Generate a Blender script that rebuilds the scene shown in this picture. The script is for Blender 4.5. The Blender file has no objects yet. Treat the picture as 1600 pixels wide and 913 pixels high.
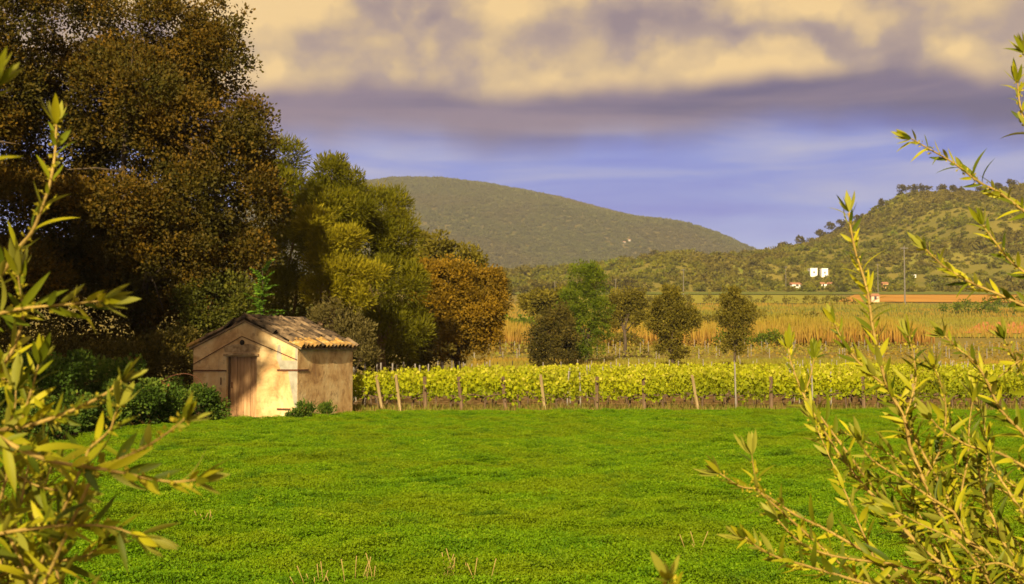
import bpy, math, random
import numpy as np
from mathutils import Vector, Matrix, Euler

R = math.radians
rng = np.random.default_rng(7)
random.seed(7)
scene = bpy.context.scene
COL = scene.collection

# ------------------------------------------------------------------ camera
CAM_H = 1.93
F = 2000.0                                   # focal length in photo pixels (1600 wide)
PITCH = math.atan((552 - 456.5) / F)
cam_d = bpy.data.cameras.new('camera')
cam_d.sensor_width = 36.0
cam_d.lens = 36.0 * F / 1600.0
cam_d.clip_start = 0.05
cam_d.clip_end = 20000
cam_d.dof.use_dof = True
cam_d.dof.focus_distance = 7.0
cam_d.dof.aperture_fstop = 12.0
cam = bpy.data.objects.new('camera', cam_d)
COL.objects.link(cam)
cam.location = (0, 0, CAM_H)
cam.rotation_euler = (R(90) + PITCH, 0, 0)
scene.camera = cam

# ------------------------------------------------------------------ light
SUN_A, SUN_E = R(-8), R(25)                 # azimuth off straight-behind, elevation
sdir = Vector((math.sin(SUN_A) * math.cos(SUN_E), -math.cos(SUN_A) * math.cos(SUN_E), math.sin(SUN_E)))
sun_d = bpy.data.lights.new('sun', 'SUN')
sun_d.energy = 5.0
sun_d.angle = R(0.6)
sun_d.color = (1.0, 0.80, 0.50)
sun = bpy.data.objects.new('sun', sun_d)
COL.objects.link(sun)
sun.rotation_euler = sdir.to_track_quat('Z', 'Y').to_euler()
sun.location = (-10, -40, 40)

EXPO = 0.95
scene.view_settings.view_transform = 'Standard'
scene.view_settings.look = 'None'
scene.view_settings.exposure = EXPO
scene.view_settings.gamma = 1.0
scene.view_settings.use_curve_mapping = False
scene.cycles.max_bounces = 6
scene.cycles.transmission_bounces = 3
scene.cycles.transparent_max_bounces = 4
scene.cycles.volume_bounces = 0

def srgb(r, g, b):
    f = lambda c: (c / 255 / 12.92) if c <= 10 else ((c / 255 + 0.055) / 1.055) ** 2.4
    return (f(r), f(g), f(b))

class NT:
    """small helper round a node tree"""
    def __init__(s, tree):
        s.t = tree; s.n = tree.nodes; s.l = tree.links
    def new(s, typ, **kw):
        n = s.n.new(typ)
        for k, v in kw.items():
            setattr(n, k, v)
        return n
    def put(s, sock, v):
        if v is None: return
        if isinstance(v, bpy.types.NodeSocket): s.l.new(v, sock)
        else: sock.default_value = v
    def math(s, op, a, b=None, c=None, clamp=False):
        n = s.new('ShaderNodeMath', operation=op, use_clamp=clamp)
        for i, v in enumerate((a, b, c)):
            if v is not None: s.put(n.inputs[i], v)
        return n.outputs[0]
    def mix(s, f, a, b):
        n = s.new('ShaderNodeMix', data_type='RGBA')
        s.put(n.inputs[0], f)
        s.put(n.inputs[6], a if isinstance(a, bpy.types.NodeSocket) else (*a[:3], 1))
        s.put(n.inputs[7], b if isinstance(b, bpy.types.NodeSocket) else (*b[:3], 1))
        return n.outputs[2]
    def sstep(s, v, lo, hi):
        n = s.new('ShaderNodeMapRange', interpolation_type='SMOOTHSTEP')
        s.put(n.inputs[0], v); n.inputs[1].default_value = lo; n.inputs[2].default_value = hi
        return n.outputs[0]
    def noise(s, vec, scale, detail=4, rough=0.55, dist=0.0, out=0):
        n = s.new('ShaderNodeTexNoise')
        if vec is not None: s.l.new(vec, n.inputs['Vector'])
        n.inputs['Scale'].default_value = scale; n.inputs['Detail'].default_value = detail
        n.inputs['Roughness'].default_value = rough; n.inputs['Distortion'].default_value = dist
        return n.outputs[out]
    def vmul(s, vec, v):
        n = s.new('ShaderNodeVectorMath', operation='MULTIPLY')
        s.l.new(vec, n.inputs[0]); n.inputs[1].default_value = v
        return n.outputs[0]
    def ramp(s, f, stops):
        n = s.new('ShaderNodeValToRGB')
        s.put(n.inputs[0], f)
        e = n.color_ramp.elements
        while len(e) < len(stops): e.new(0.5)
        for i, (p, c) in enumerate(stops):
            e[i].position = p; e[i].color = (*c[:3], 1)
        return n.outputs[0]

# ------------------------------------------------------------------ sky: Nishita behind broken evening cloud
world = bpy.data.worlds.new('World')
scene.world = world
world.use_nodes = True
w = NT(world.node_tree)
w.n.clear()
sky = w.new('ShaderNodeTexSky', sky_type='NISHITA')
sky.sun_disc = False
sky.sun_elevation = SUN_E
sky.sun_rotation = math.atan2(sdir.x, sdir.y)
sky.dust_density = 1.0
bg1 = w.new('ShaderNodeBackground')
w.l.new(sky.outputs[0], bg1.inputs[0]); bg1.inputs[1].default_value = 0.08
gen = w.new('ShaderNodeTexCoord').outputs['Generated']
sep = w.new('ShaderNodeSeparateXYZ'); w.l.new(gen, sep.inputs[0])
z = sep.outputs[2]
K = 1.0 / (2 ** EXPO)
def sk(r, g, b):
    c = srgb(r, g, b); return (c[0] * K, c[1] * K, c[2] * K)
n_big = w.noise(w.vmul(gen, (1, 1, 1.8)), 4.2, 3, 0.5, 0.0)
n_puff = w.noise(w.vmul(gen, (1, 1, 1.7)), 11, 8, 0.55, 0.15)
warp = w.new('ShaderNodeVectorMath', operation='MULTIPLY_ADD')
w.l.new(w.noise(gen, 14, 4, 0.55, 0.0, out=1), warp.inputs[0]); warp.inputs[1].default_value = (0.10, 0.10, 0.10)
w.l.new(w.vmul(gen, (1, 1, 1.35)), warp.inputs[2])
vor = w.new('ShaderNodeTexVoronoi', feature='SMOOTH_F1')
w.l.new(warp.outputs[0], vor.inputs['Vector']); vor.inputs['Scale'].default_value = 8.0
vor.inputs['Smoothness'].default_value = 0.35; vor.inputs['Detail'].default_value = 2.5; vor.inputs['Roughness'].default_value = 0.45
billow = w.math('SUBTRACT', 1.05, vor.outputs['Distance'])
n_str = w.noise(w.vmul(gen, (1, 1, 8)), 4.0, 4, 0.5, 0.4)
n_wav = w.noise(w.vmul(gen, (1, 1, 0.4)), 6, 3, 0.5)
zz = w.math('ADD', z, w.math('MULTIPLY', w.math('SUBTRACT', n_wav, 0.5), 0.075))
puffmix = w.math('ADD', w.math('MULTIPLY', billow, 0.42), w.math('ADD', w.math('MULTIPLY', n_big, 0.30), w.math('MULTIPLY', n_puff, 0.30)))
cumulus = w.ramp(puffmix, [(0.22, sk(140, 118, 126)), (0.30, sk(174, 148, 134)), (0.355, sk(208, 176, 132)), (0.45, sk(246, 206, 138))])
streak = w.ramp(n_str, [(0.32, sk(76, 98, 206)), (0.50, sk(112, 132, 214)), (0.70, sk(166, 168, 206))])
streak = w.mix(w.math('MULTIPLY', w.sstep(zz, 0.13, 0.06), 0.6), streak, sk(150, 174, 236))
band = w.ramp(n_str, [(0.38, sk(66, 54, 112)), (0.62, sk(128, 106, 130))])
f_band = w.sstep(zz, 0.150, 0.185)
f_cum = w.sstep(zz, 0.194, 0.214)
colr = w.mix(f_cum, w.mix(f_band, streak, band), cumulus)
world.cycles.sampling_method = 'MANUAL'; world.cycles.sample_map_resolution = 512
bg2 = w.new('ShaderNodeBackground')
w.l.new(colr, bg2.inputs[0]); bg2.inputs[1].default_value = 1.0
ms = w.new('ShaderNodeMixShader')
ms.inputs[0].default_value = 0.95
w.l.new(bg1.outputs[0], ms.inputs[1]); w.l.new(bg2.outputs[0], ms.inputs[2])
wo = w.new('ShaderNodeOutputWorld'); w.l.new(ms.outputs[0], wo.inputs[0])

# ------------------------------------------------------------------ helpers
cp, sp = math.cos(PITCH), math.sin(PITCH)
def P(px, py, Y):
    """photo pixel at depth Y (metres along the ground) -> world point"""
    dx = (px - 800) / F; dv = (456.5 - py) / F
    t = Y / (cp - dv * sp)
    return Vector((t * dx, Y, CAM_H + t * (sp + dv * cp)))

def tag(o, label=None, cat=None, group=None, kind=None):
    if label: o['label'] = label
    if cat: o['category'] = cat
    if group: o['group'] = group
    if kind: o['kind'] = kind
    return o

def link(name, me, mat=None, parent=None, loc=None, rotz=None):
    o = bpy.data.objects.new(name, me)
    COL.objects.link(o)
    if mat is not None and me is not None and len(me.materials) == 0: me.materials.append(mat)
    if parent is not None: o.parent = parent
    if loc is not None: o.location = loc
    if rotz is not None: o.rotation_euler = (0, 0, rotz)
    return o

def empty(name, loc=(0, 0, 0), rotz=0):
    o = bpy.data.objects.new(name, None); COL.objects.link(o)
    o.location = loc; o.rotation_euler = (0, 0, rotz); o.empty_display_size = 0.2
    return o

def np_mesh(name, V, faces_n, idx, tone=None, smooth=False):
    """V (n,3); all faces have faces_n corners; idx flat"""
    me = bpy.data.meshes.new(name)
    V = np.asarray(V, np.float32); idx = np.asarray(idx, np.int32).ravel()
    nf = len(idx) // faces_n
    me.vertices.add(len(V)); me.vertices.foreach_set('co', V.ravel())
    me.loops.add(len(idx)); me.loops.foreach_set('vertex_index', idx)
    me.polygons.add(nf)
    me.polygons.foreach_set('loop_start', np.arange(nf, dtype=np.int32) * faces_n)
    me.polygons.foreach_set('use_smooth', np.full(nf, smooth, bool))
    if tone is not None:
        a = me.attributes.new('tone', 'FLOAT', 'POINT'); a.data.foreach_set('value', np.asarray(tone, np.float32))
    me.update(calc_edges=True)
    return me

class MB:
    def __init__(s): s.v = []; s.f = []
    def add(s, vs, fs):
        b = len(s.v); s.v += [tuple(v) for v in vs]; s.f += [tuple(i + b for i in f) for f in fs]; return s
    def box(s, x0, x1, y0, y1, z0, z1):
        vs = [(x, y, zz) for x in (x0, x1) for y in (y0, y1) for zz in (z0, z1)]
        return s.add(vs, [(0, 1, 3, 2), (4, 6, 7, 5), (0, 4, 5, 1), (2, 3, 7, 6), (0, 2, 6, 4), (1, 5, 7, 3)])
    def prism_y(s, poly, y0, y1):
        """polygon in xz (counter-clockwise seen from -y) pushed from y0 to y1"""
        n = len(poly)
        vs = [(x, y0, zz) for x, zz in poly] + [(x, y1, zz) for x, zz in poly]
        fs = [tuple(range(n)), tuple(range(2 * n - 1, n - 1, -1))]
        fs += [(i, i + n, (i + 1) % n + n, (i + 1) % n) for i in range(n)]
        return s.add(vs, fs)
    def tube(s, pts, radii, n=6, cap=True):
        pts = [Vector(p) for p in pts]
        if not hasattr(radii, '__len__'): radii = [radii] * len(pts)
        rings = []
        up = Vector((0.13, 0.21, 1)).normalized()
        for i, p in enumerate(pts):
            d = (pts[min(i + 1, len(pts) - 1)] - pts[max(i - 1, 0)])
            if d.length < 1e-9: d = Vector((0, 0, 1))
            d.normalize()
            a = d.cross(up)
            if a.length < 1e-3: a = d.cross(Vector((1, 0, 0)))
            a.normalize(); b = d.cross(a)
            rings.append([p + (a * math.cos(2 * math.pi * k / n) + b * math.sin(2 * math.pi * k / n)) * radii[i] for k in range(n)])
        vs = [v for r in rings for v in r]; fs = []
        for i in range(len(pts) - 1):
            for k in range(n):
                fs.append((i * n + k, i * n + (k + 1) % n, (i + 1) * n + (k + 1) % n, (i + 1) * n + k))
        if cap:
            fs.append(tuple(range(n - 1, -1, -1))); fs.append(tuple(range((len(pts) - 1) * n, len(pts) * n)))
        return s.add(vs, fs)
    def mesh(s, name, smooth=False):
        me = bpy.data.meshes.new(name)
        me.from_pydata(s.v, [], s.f)
        if smooth: me.polygons.foreach_set('use_smooth', np.ones(len(me.polygons), bool))
        me.update(); return me
    def build(s, name, mat, parent=None, smooth=False, **k):
        return link(name, s.mesh(name, smooth), mat, parent, **k)

def smooth_path(pts, sub=4):
    pts = [Vector(p) for p in pts]
    out = []
    for i in range(len(pts) - 1):
        p0 = pts[max(i - 1, 0)]; p1 = pts[i]; p2 = pts[i + 1]; p3 = pts[min(i + 2, len(pts) - 1)]
        for k in range(sub):
            t = k / sub
            out.append(0.5 * ((2 * p1) + (p2 - p0) * t + (2 * p0 - 5 * p1 + 4 * p2 - p3) * t * t + (3 * p1 - p0 - 3 * p2 + p3) * t ** 3))
    out.append(pts[-1]); return out

def unit(a): return a / np.maximum(np.linalg.norm(a, axis=-1, keepdims=True), 1e-9)

def leaf_arrays(C, D, size, wid, fold=0.25, hint=None):
    """rhombic folded leaves: base points C, directions D"""
    n = len(C)
    D = unit(D)
    rnd = unit(rng.normal(size=(n, 3)))
    if hint is not None: rnd = hint + rnd * 0.42
    S = unit(np.cross(D, rnd)); N = np.cross(S, D)
    L = size[:, None]; W = wid[:, None]
    v0 = C; v2 = C + D * L
    mid = C + D * L * 0.5 + N * W * fold
    V = np.stack([v0, mid - S * W, v2, mid + S * W], axis=1).reshape(-1, 3)
    I = np.arange(n * 4).reshape(n, 4)
    return V, I

# ------------------------------------------------------------------ materials
def new_mat(name):
    m = bpy.data.materials.new(name); m.use_nodes = True
    t = NT(m.node_tree); t.n.clear()
    out = t.new('ShaderNodeOutputMaterial')
    return m, t, out

def leaf_mat(name, stops, transl=0.3, rough=0.6, noise_scale=None, alt=None, back=None, inst=False, spec=0.12, dark=None):
    m, t, out = new_mat(name)
    tone = t.new('ShaderNodeAttribute', attribute_name='tone').outputs['Fac']
    if inst:
        rnd = t.new('ShaderNodeObjectInfo').outputs['Random']
        tone = t.math('ADD', t.math('MULTIPLY', tone, 1 - inst), t.math('MULTIPLY', rnd, inst))
    col = t.ramp(tone, stops)
    if noise_scale:
        pos = t.new('ShaderNodeNewGeometry').outputs['Position']
        f = t.sstep(t.noise(pos, noise_scale, 3), 0.42, 0.62)
        col = t.mix(t.math('MULTIPLY', f, alt[1]), col, alt[0])
    if dark:
        pos2 = t.new('ShaderNodeNewGeometry').outputs['Position']
        col = t.mix(t.math('MULTIPLY', t.sstep(t.noise(pos2, dark[0], 5, 0.65), 0.52, 0.68), dark[2]), col, dark[1])
    if back:
        bf = t.new('ShaderNodeNewGeometry').outputs['Backfacing']
        col = t.mix(bf, col, back)
    p = t.new('ShaderNodeBsdfPrincipled')
    t.l.new(col, p.inputs['Base Color']); p.inputs['Roughness'].default_value = rough
    p.inputs['Specular IOR Level'].default_value = spec
    tr = t.new('ShaderNodeBsdfTranslucent'); t.l.new(col, tr.inputs[0])
    mx = t.new('ShaderNodeMixShader'); mx.inputs[0].default_value = transl
    t.l.new(p.outputs[0], mx.inputs[1]); t.l.new(tr.outputs[0], mx.inputs[2])
    t.l.new(mx.outputs[0], out.inputs[0])
    return m

def rough_mat(name, stops, scale=4, detail=6, rough=0.9, bump=0.3, bscale=None, coord='Object', vscale=(1, 1, 1), rand=0.0, spec=0.3, dist=0.0):
    m, t, out = new_mat(name)
    v = t.new('ShaderNodeTexCoord').outputs[coord]
    if coord == 'Object' or True: v = t.vmul(v, vscale)
    f = t.noise(v, scale, detail, 0.6, dist)
    if rand:
        rnd = t.new('ShaderNodeObjectInfo').outputs['Random']
        f = t.math('ADD', f, t.math('MULTIPLY', t.math('SUBTRACT', rnd, 0.5), rand))
    col = t.ramp(f, stops)
    p = t.new('ShaderNodeBsdfPrincipled')
    t.l.new(col, p.inputs['Base Color']); p.inputs['Roughness'].default_value = rough
    p.inputs['Specular IOR Level'].default_value = spec
    if bump:
        b = t.new('ShaderNodeBump'); b.inputs['Strength'].default_value = bump; b.inputs['Distance'].default_value = 0.02
        t.l.new(t.noise(v, bscale or scale * 4, 5, 0.6), b.inputs['Height']); t.l.new(b.outputs[0], p.inputs['Normal'])
    t.l.new(p.outputs[0], out.inputs[0])
    return m

M = {}
M['oak'] = leaf_mat('oak_leaves', [(0.0, (0.020, 0.018, 0.002)), (0.45, (0.055, 0.040, 0.003)), (1.0, (0.16, 0.088, 0.006))], 0.15, noise_scale=0.45, alt=((0.046, 0.046, 0.005), 0.6))
M['oak_orange'] = leaf_mat('oak_orange_leaves', [(0.0, (0.075, 0.055, 0.004)), (0.5, (0.19, 0.115, 0.006)), (1.0, (0.31, 0.19, 0.010))], 0.25, noise_scale=0.8, alt=((0.09, 0.07, 0.01), 0.5))
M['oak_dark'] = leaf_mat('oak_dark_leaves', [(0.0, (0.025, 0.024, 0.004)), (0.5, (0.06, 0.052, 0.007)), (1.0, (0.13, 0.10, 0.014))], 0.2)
M['oak_olive'] = leaf_mat('oak_olive_leaves', [(0.0, (0.045, 0.042, 0.005)), (0.5, (0.115, 0.10, 0.010)), (1.0, (0.21, 0.175, 0.018))], 0.25)
M['pine'] = leaf_mat('pine_needles', [(0.0, (0.045, 0.05, 0.002)), (0.5, (0.115, 0.115, 0.004)), (1.0, (0.195, 0.175, 0.006))], 0.3, noise_scale=0.5, alt=((0.08, 0.085, 0.004), 0.5))
M['pine_light'] = leaf_mat('pine_light_needles', [(0.0, (0.10, 0.095, 0.004)), (0.5, (0.21, 0.185, 0.006)), (1.0, (0.30, 0.25, 0.010))], 0.25)
M['green'] = leaf_mat('ash_leaves', [(0.0, (0.03, 0.055, 0.004)), (0.5, (0.085, 0.125, 0.005)), (1.0, (0.17, 0.20, 0.008))], 0.35)
M['lime'] = leaf_mat('sapling_leaflets', [(0.0, (0.06, 0.14, 0.01)), (1.0, (0.16, 0.28, 0.02))], 0.4)
M['bramble'] = leaf_mat('bramble_leaves', [(0.0, (0.02, 0.045, 0.006)), (0.6, (0.06, 0.11, 0.010)), (0.9, (0.14, 0.19, 0.02)), (1.0, (0.20, 0.09, 0.03))], 0.3)
M['ivy'] = leaf_mat('ivy_leaves', [(0.0, (0.03, 0.04, 0.004)), (0.6, (0.07, 0.075, 0.008)), (0.9, (0.13, 0.13, 0.012)), (1.0, (0.16, 0.07, 0.02))], 0.25)
M['greybush'] = leaf_mat('grey_shrub_leaves', [(0.0, (0.05, 0.042, 0.010)), (1.0, (0.14, 0.115, 0.03))], 0.2)
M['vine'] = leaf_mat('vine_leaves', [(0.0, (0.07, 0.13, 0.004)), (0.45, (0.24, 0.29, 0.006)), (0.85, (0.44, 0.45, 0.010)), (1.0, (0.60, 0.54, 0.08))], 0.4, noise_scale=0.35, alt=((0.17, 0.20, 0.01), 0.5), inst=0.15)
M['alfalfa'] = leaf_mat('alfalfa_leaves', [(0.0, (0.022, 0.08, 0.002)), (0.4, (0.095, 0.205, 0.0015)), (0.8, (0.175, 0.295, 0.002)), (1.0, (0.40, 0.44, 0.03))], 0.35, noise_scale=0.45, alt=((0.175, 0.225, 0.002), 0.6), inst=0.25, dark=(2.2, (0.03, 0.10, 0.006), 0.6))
M['reed'] = leaf_mat('cane_leaves', [(0.0, (0.16, 0.07, 0.02)), (0.3, (0.32, 0.15, 0.03)), (0.6, (0.38, 0.24, 0.035)), (1.0, (0.28, 0.25, 0.02))], 0.3, noise_scale=0.06, alt=((0.24, 0.19, 0.025), 0.4))
M['slope_grass'] = leaf_mat('slope_grass', [(0.0, (0.13, 0.13, 0.015)), (0.5, (0.24, 0.21, 0.025)), (1.0, (0.20, 0.22, 0.02))], 0.3, noise_scale=0.03, alt=((0.34, 0.20, 0.03), 0.75))
M['drygrass'] = leaf_mat('dry_grass', [(0.0, (0.13, 0.13, 0.02)), (0.4, (0.28, 0.20, 0.05)), (1.0, (0.12, 0.18, 0.015))], 0.3)
M['straw'] = leaf_mat('straw', [(0.0, (0.42, 0.30, 0.10)), (1.0, (0.62, 0.50, 0.22))], 0.2)
M['scrub'] = leaf_mat('scrub_leaves', [(0.0, (0.045, 0.052, 0.004)), (0.45, (0.11, 0.115, 0.006)), (0.75, (0.17, 0.155, 0.008)), (1.0, (0.10, 0.165, 0.008))], 0.2, noise_scale=0.012, alt=((0.13, 0.085, 0.02), 0.5), inst=0.6)
M['forest'] = leaf_mat('forest_leaves', [(0.0, (0.040, 0.046, 0.010)), (0.6, (0.072, 0.078, 0.014)), (1.0, (0.10, 0.105, 0.02))], 0.2, noise_scale=0.004, alt=((0.085, 0.065, 0.02), 0.5), inst=0.6)
M['olive'] = leaf_mat('olive_leaf', [(0.0, (0.05, 0.08, 0.004)), (0.5, (0.16, 0.185, 0.006)), (1.0, (0.42, 0.39, 0.012))], 0.25, rough=0.5, spec=0.14, back=(0.24, 0.25, 0.03), inst=0.75)
M['olive_mass'] = leaf_mat('olive_leaf_mass', [(0.0, (0.05, 0.08, 0.004)), (0.5, (0.16, 0.185, 0.006)), (1.0, (0.42, 0.39, 0.012))], 0.25, rough=0.5, spec=0.14, back=(0.26, 0.265, 0.03))
M['buds'] = leaf_mat('olive_buds', [(0.0, (0.28, 0.25, 0.015)), (1.0, (0.45, 0.38, 0.03))], 0.2)
M['olive_twig'] = rough_mat('olive_twig', [(0.3, (0.22, 0.14, 0.03)), (0.7, (0.42, 0.30, 0.07))], 30, 4, 0.7, 0.3)
M['bark'] = rough_mat('bark', [(0.3, (0.035, 0.025, 0.016)), (0.7, (0.11, 0.08, 0.05))], 5, 6, 0.95, 0.8, vscale=(1, 1, 0.25))
M['pine_bark'] = rough_mat('pine_bark', [(0.3, (0.10, 0.055, 0.03)), (0.7, (0.28, 0.18, 0.10))], 6, 6, 0.95, 0.8, vscale=(1, 1, 0.3))
M['vine_wood'] = rough_mat('vine_wood', [(0.3, (0.05, 0.03, 0.018)), (0.7, (0.15, 0.10, 0.055))], 14, 5, 0.95, 0.6)
M['post_wood'] = rough_mat('post_wood', [(0.3, (0.20, 0.14, 0.06)), (0.7, (0.42, 0.32, 0.15))], 9, 5, 0.9, 0.6, vscale=(1, 1, 0.15))
M['post_dark'] = rough_mat('post_dark', [(0.3, (0.08, 0.05, 0.03)), (0.7, (0.20, 0.13, 0.07))], 9, 5, 0.9, 0.6, vscale=(1, 1, 0.15))
M['post_grey'] = rough_mat('post_grey', [(0.3, (0.16, 0.145, 0.12)), (0.7, (0.30, 0.27, 0.23))], 6, 4, 0.7, 0.2)
M['iron'] = rough_mat('rusty_iron', [(0.35, (0.05, 0.025, 0.015)), (0.65, (0.16, 0.06, 0.025))], 30, 5, 0.85, 0.3)
M['plaster'] = None
M['soil'] = rough_mat('soil', [(0.3, (0.13, 0.09, 0.025)), (0.55, (0.27, 0.15, 0.05)), (0.7, (0.15, 0.17, 0.03))], 0.9, 8, 0.95, 0.8, 12)

def plaster_mat():
    m, t, out = new_mat('plaster')
    v = t.new('ShaderNodeTexCoord').outputs['Object']
    a = t.noise(v, 1.3, 8, 0.65, 0.5); b = t.noise(v, 5.5, 6, 0.65); c = t.noise(t.vmul(v, (3, 3, 0.5)), 2.2, 5, 0.6)
    col = t.ramp(a, [(0.32, (0.30, 0.165, 0.07)), (0.43, (0.50, 0.31, 0.13)), (0.52, (0.62, 0.42, 0.19)), (0.66, (0.70, 0.54, 0.28))])
    col = t.mix(t.math('MULTIPLY', t.sstep(b, 0.52, 0.70), 0.6), col, (0.24, 0.14, 0.07))
    col = t.mix(t.math('MULTIPLY', t.sstep(c, 0.55, 0.8), 0.5), col, (0.33, 0.24, 0.15))
    p = t.new('ShaderNodeBsdfPrincipled'); t.l.new(col, p.inputs['Base Color']); p.inputs['Roughness'].default_value = 0.95
    p.inputs['Specular IOR Level'].default_value = 0.1
    bp = t.new('ShaderNodeBump'); bp.inputs['Strength'].default_value = 0.6; bp.inputs['Distance'].default_value = 0.03
    t.l.new(t.noise(v, 9, 8, 0.65), bp.inputs['Height']); t.l.new(bp.outputs[0], p.inputs['Normal'])
    t.l.new(p.outputs[0], out.inputs[0]); return m
M['plaster'] = plaster_mat()
M['cement'] = rough_mat('cement', [(0.3, (0.25, 0.23, 0.17)), (0.7, (0.40, 0.38, 0.29))], 5, 6, 0.95, 0.5, 25)
M['stonework'] = rough_mat('rough_stonework', [(0.3, (0.17, 0.10, 0.05)), (0.5, (0.34, 0.23, 0.11)), (0.7, (0.50, 0.37, 0.20))], 7, 7, 0.95, 1.0, 14)
M['tile'] = rough_mat('roof_tile', [(0.25, (0.03, 0.022, 0.014)), (0.45, (0.075, 0.052, 0.03)), (0.6, (0.13, 0.088, 0.048)), (0.8, (0.25, 0.175, 0.095))], 6, 6, 0.95, 0.8, 30, rand=0.45)
M['tile_lichen'] = rough_mat('roof_tile_lichen', [(0.3, (0.09, 0.055, 0.025)), (0.45, (0.27, 0.16, 0.05)), (0.6, (0.42, 0.25, 0.06)), (0.75, (0.46, 0.38, 0.22))], 9, 6, 0.95, 0.8, 30, rand=0.2)
M['dark'] = rough_mat('near_black', [(0.4, (0.01, 0.008, 0.006)), (0.6, (0.02, 0.015, 0.01))], 4)  # near-black: shade inside the vent put into colour, also behind the door planks
M['wood_door'] = rough_mat('weathered_door_wood', [(0.25, (0.17, 0.09, 0.035)), (0.45, (0.36, 0.205, 0.09)), (0.6, (0.47, 0.275, 0.125)), (0.75, (0.54, 0.35, 0.18))], 7, 7, 0.9, 0.7, 30, vscale=(2.5, 2.5, 0.22), rand=0.25)
M['white_wall'] = rough_mat('white_wall', [(0.3, (0.75, 0.73, 0.68)), (0.7, (0.82, 0.80, 0.76))], 1, 4, 0.9, 0)
M['pale_wall'] = rough_mat('pale_wall', [(0.3, (0.34, 0.30, 0.24)), (0.7, (0.44, 0.40, 0.33))], 1, 4, 0.9, 0)
M['pink_wall'] = rough_mat('pink_wall', [(0.3, (0.62, 0.38, 0.25)), (0.7, (0.70, 0.46, 0.32))], 1, 4, 0.9, 0)
M['ochre_wall'] = rough_mat('ochre_wall', [(0.3, (0.50, 0.30, 0.10)), (0.7, (0.58, 0.36, 0.14))], 1, 4, 0.9, 0)
M['far_roof'] = rough_mat('far_roof', [(0.3, (0.28, 0.12, 0.06)), (0.7, (0.40, 0.20, 0.11))], 2, 5, 0.9, 0)
M['far_window'] = rough_mat('far_window', [(0.3, (0.03, 0.03, 0.035)), (0.7, (0.06, 0.06, 0.07))], 2, 2, 0.3, 0)
M['concrete'] = rough_mat('pole_concrete', [(0.3, (0.12, 0.11, 0.09)), (0.7, (0.18, 0.16, 0.13))], 2, 4, 0.9, 0)

# ------------------------------------------------------------------ terrain
GY = np.array([-400, 0, 100, 130, 160, 200, 260, 400, 600, 800, 1500, 2500, 9000.0])
GZ = np.array([0, 0, 0, 0.95, 1.8, 3.0, 6.2, 16.2, 30, 42, 62, 75, 90.0])
def gz(x, y):
    return np.interp(y, GY, GZ)

def grid(xs, ys, zf):
    X, Y = np.meshgrid(xs, ys)
    V = np.stack([X.ravel(), Y.ravel(), zf(X, Y).ravel()], 1)
    nx, ny = len(xs), len(ys)
    i = np.arange((ny - 1) * (nx - 1)); r = i // (nx - 1); c = i % (nx - 1)
    a = r * nx + c
    I = np.stack([a, a + 1, a + nx + 1, a + nx], 1)
    return V, I

def ground_mat():
    m, t, out = new_mat('ground')
    v = t.new('ShaderNodeNewGeometry').outputs['Position']
    a = t.noise(v, 0.03, 6, 0.6); b = t.noise(v, 0.8, 8, 0.65)
    col = t.ramp(a, [(0.35, (0.10, 0.10, 0.02)), (0.5, (0.20, 0.165, 0.03)), (0.65, (0.13, 0.14, 0.02))])
    col = t.mix(t.math('MULTIPLY', t.sstep(b, 0.4, 0.7), 0.6), col, (0.24, 0.14, 0.05))
    p = t.new('ShaderNodeBsdfPrincipled'); t.l.new(col, p.inputs['Base Color']); p.inputs['Roughness'].default_value = 1
    p.inputs['Specular IOR Level'].default_value = 0.1
    bp = t.new('ShaderNodeBump'); bp.inputs['Strength'].default_value = 0.6; bp.inputs['Distance'].default_value = 0.1
    t.l.new(b, bp.inputs['Height']); t.l.new(bp.outputs[0], p.inputs['Normal'])
    t.l.new(p.outputs[0], out.inputs[0]); return m
M['ground'] = ground_mat()
ax = np.concatenate([np.linspace(0, 60, 13), np.linspace(80, 400, 9), np.linspace(500, 1500, 9), np.linspace(2000, 3600, 4)])
xs = np.concatenate([-ax[::-1], ax[1:]])
ys = np.concatenate([np.linspace(-300, 90, 14), np.linspace(100, 400, 31), np.linspace(450, 1600, 14), np.linspace(2000, 4700, 6)])
V, I = grid(xs, ys, gz)
tag(link('ground', np_mesh('ground', V, 4, I, smooth=True), M['ground']), kind='structure')

def field(name, corners, mat, lift, nu=24, nv=10):
    """draped sheet between four ground corners (x,y)"""
    a, b, c, d = [np.array(k, float) for k in corners]
    U, W = np.meshgrid(np.linspace(0, 1, nu), np.linspace(0, 1, nv))
    p = (a[None, None] * ((1 - U) * (1 - W))[..., None] + b * (U * (1 - W))[..., None] + c * (U * W)[..., None] + d * ((1 - U) * W)[..., None])
    zz = gz(p[..., 0], p[..., 1]) + lift
    V = np.concatenate([p, zz[..., None]], -1).reshape(-1, 3)
    i = np.arange((nv - 1) * (nu - 1)); r = i // (nu - 1); cc = i % (nu - 1); k = r * nu + cc
    I = np.stack([k, k + 1, k + nu + 1, k + nu], 1)
    o = link(name, np_mesh(name, V, 4, I, smooth=True), mat)
    return tag(o, kind='structure')

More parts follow.
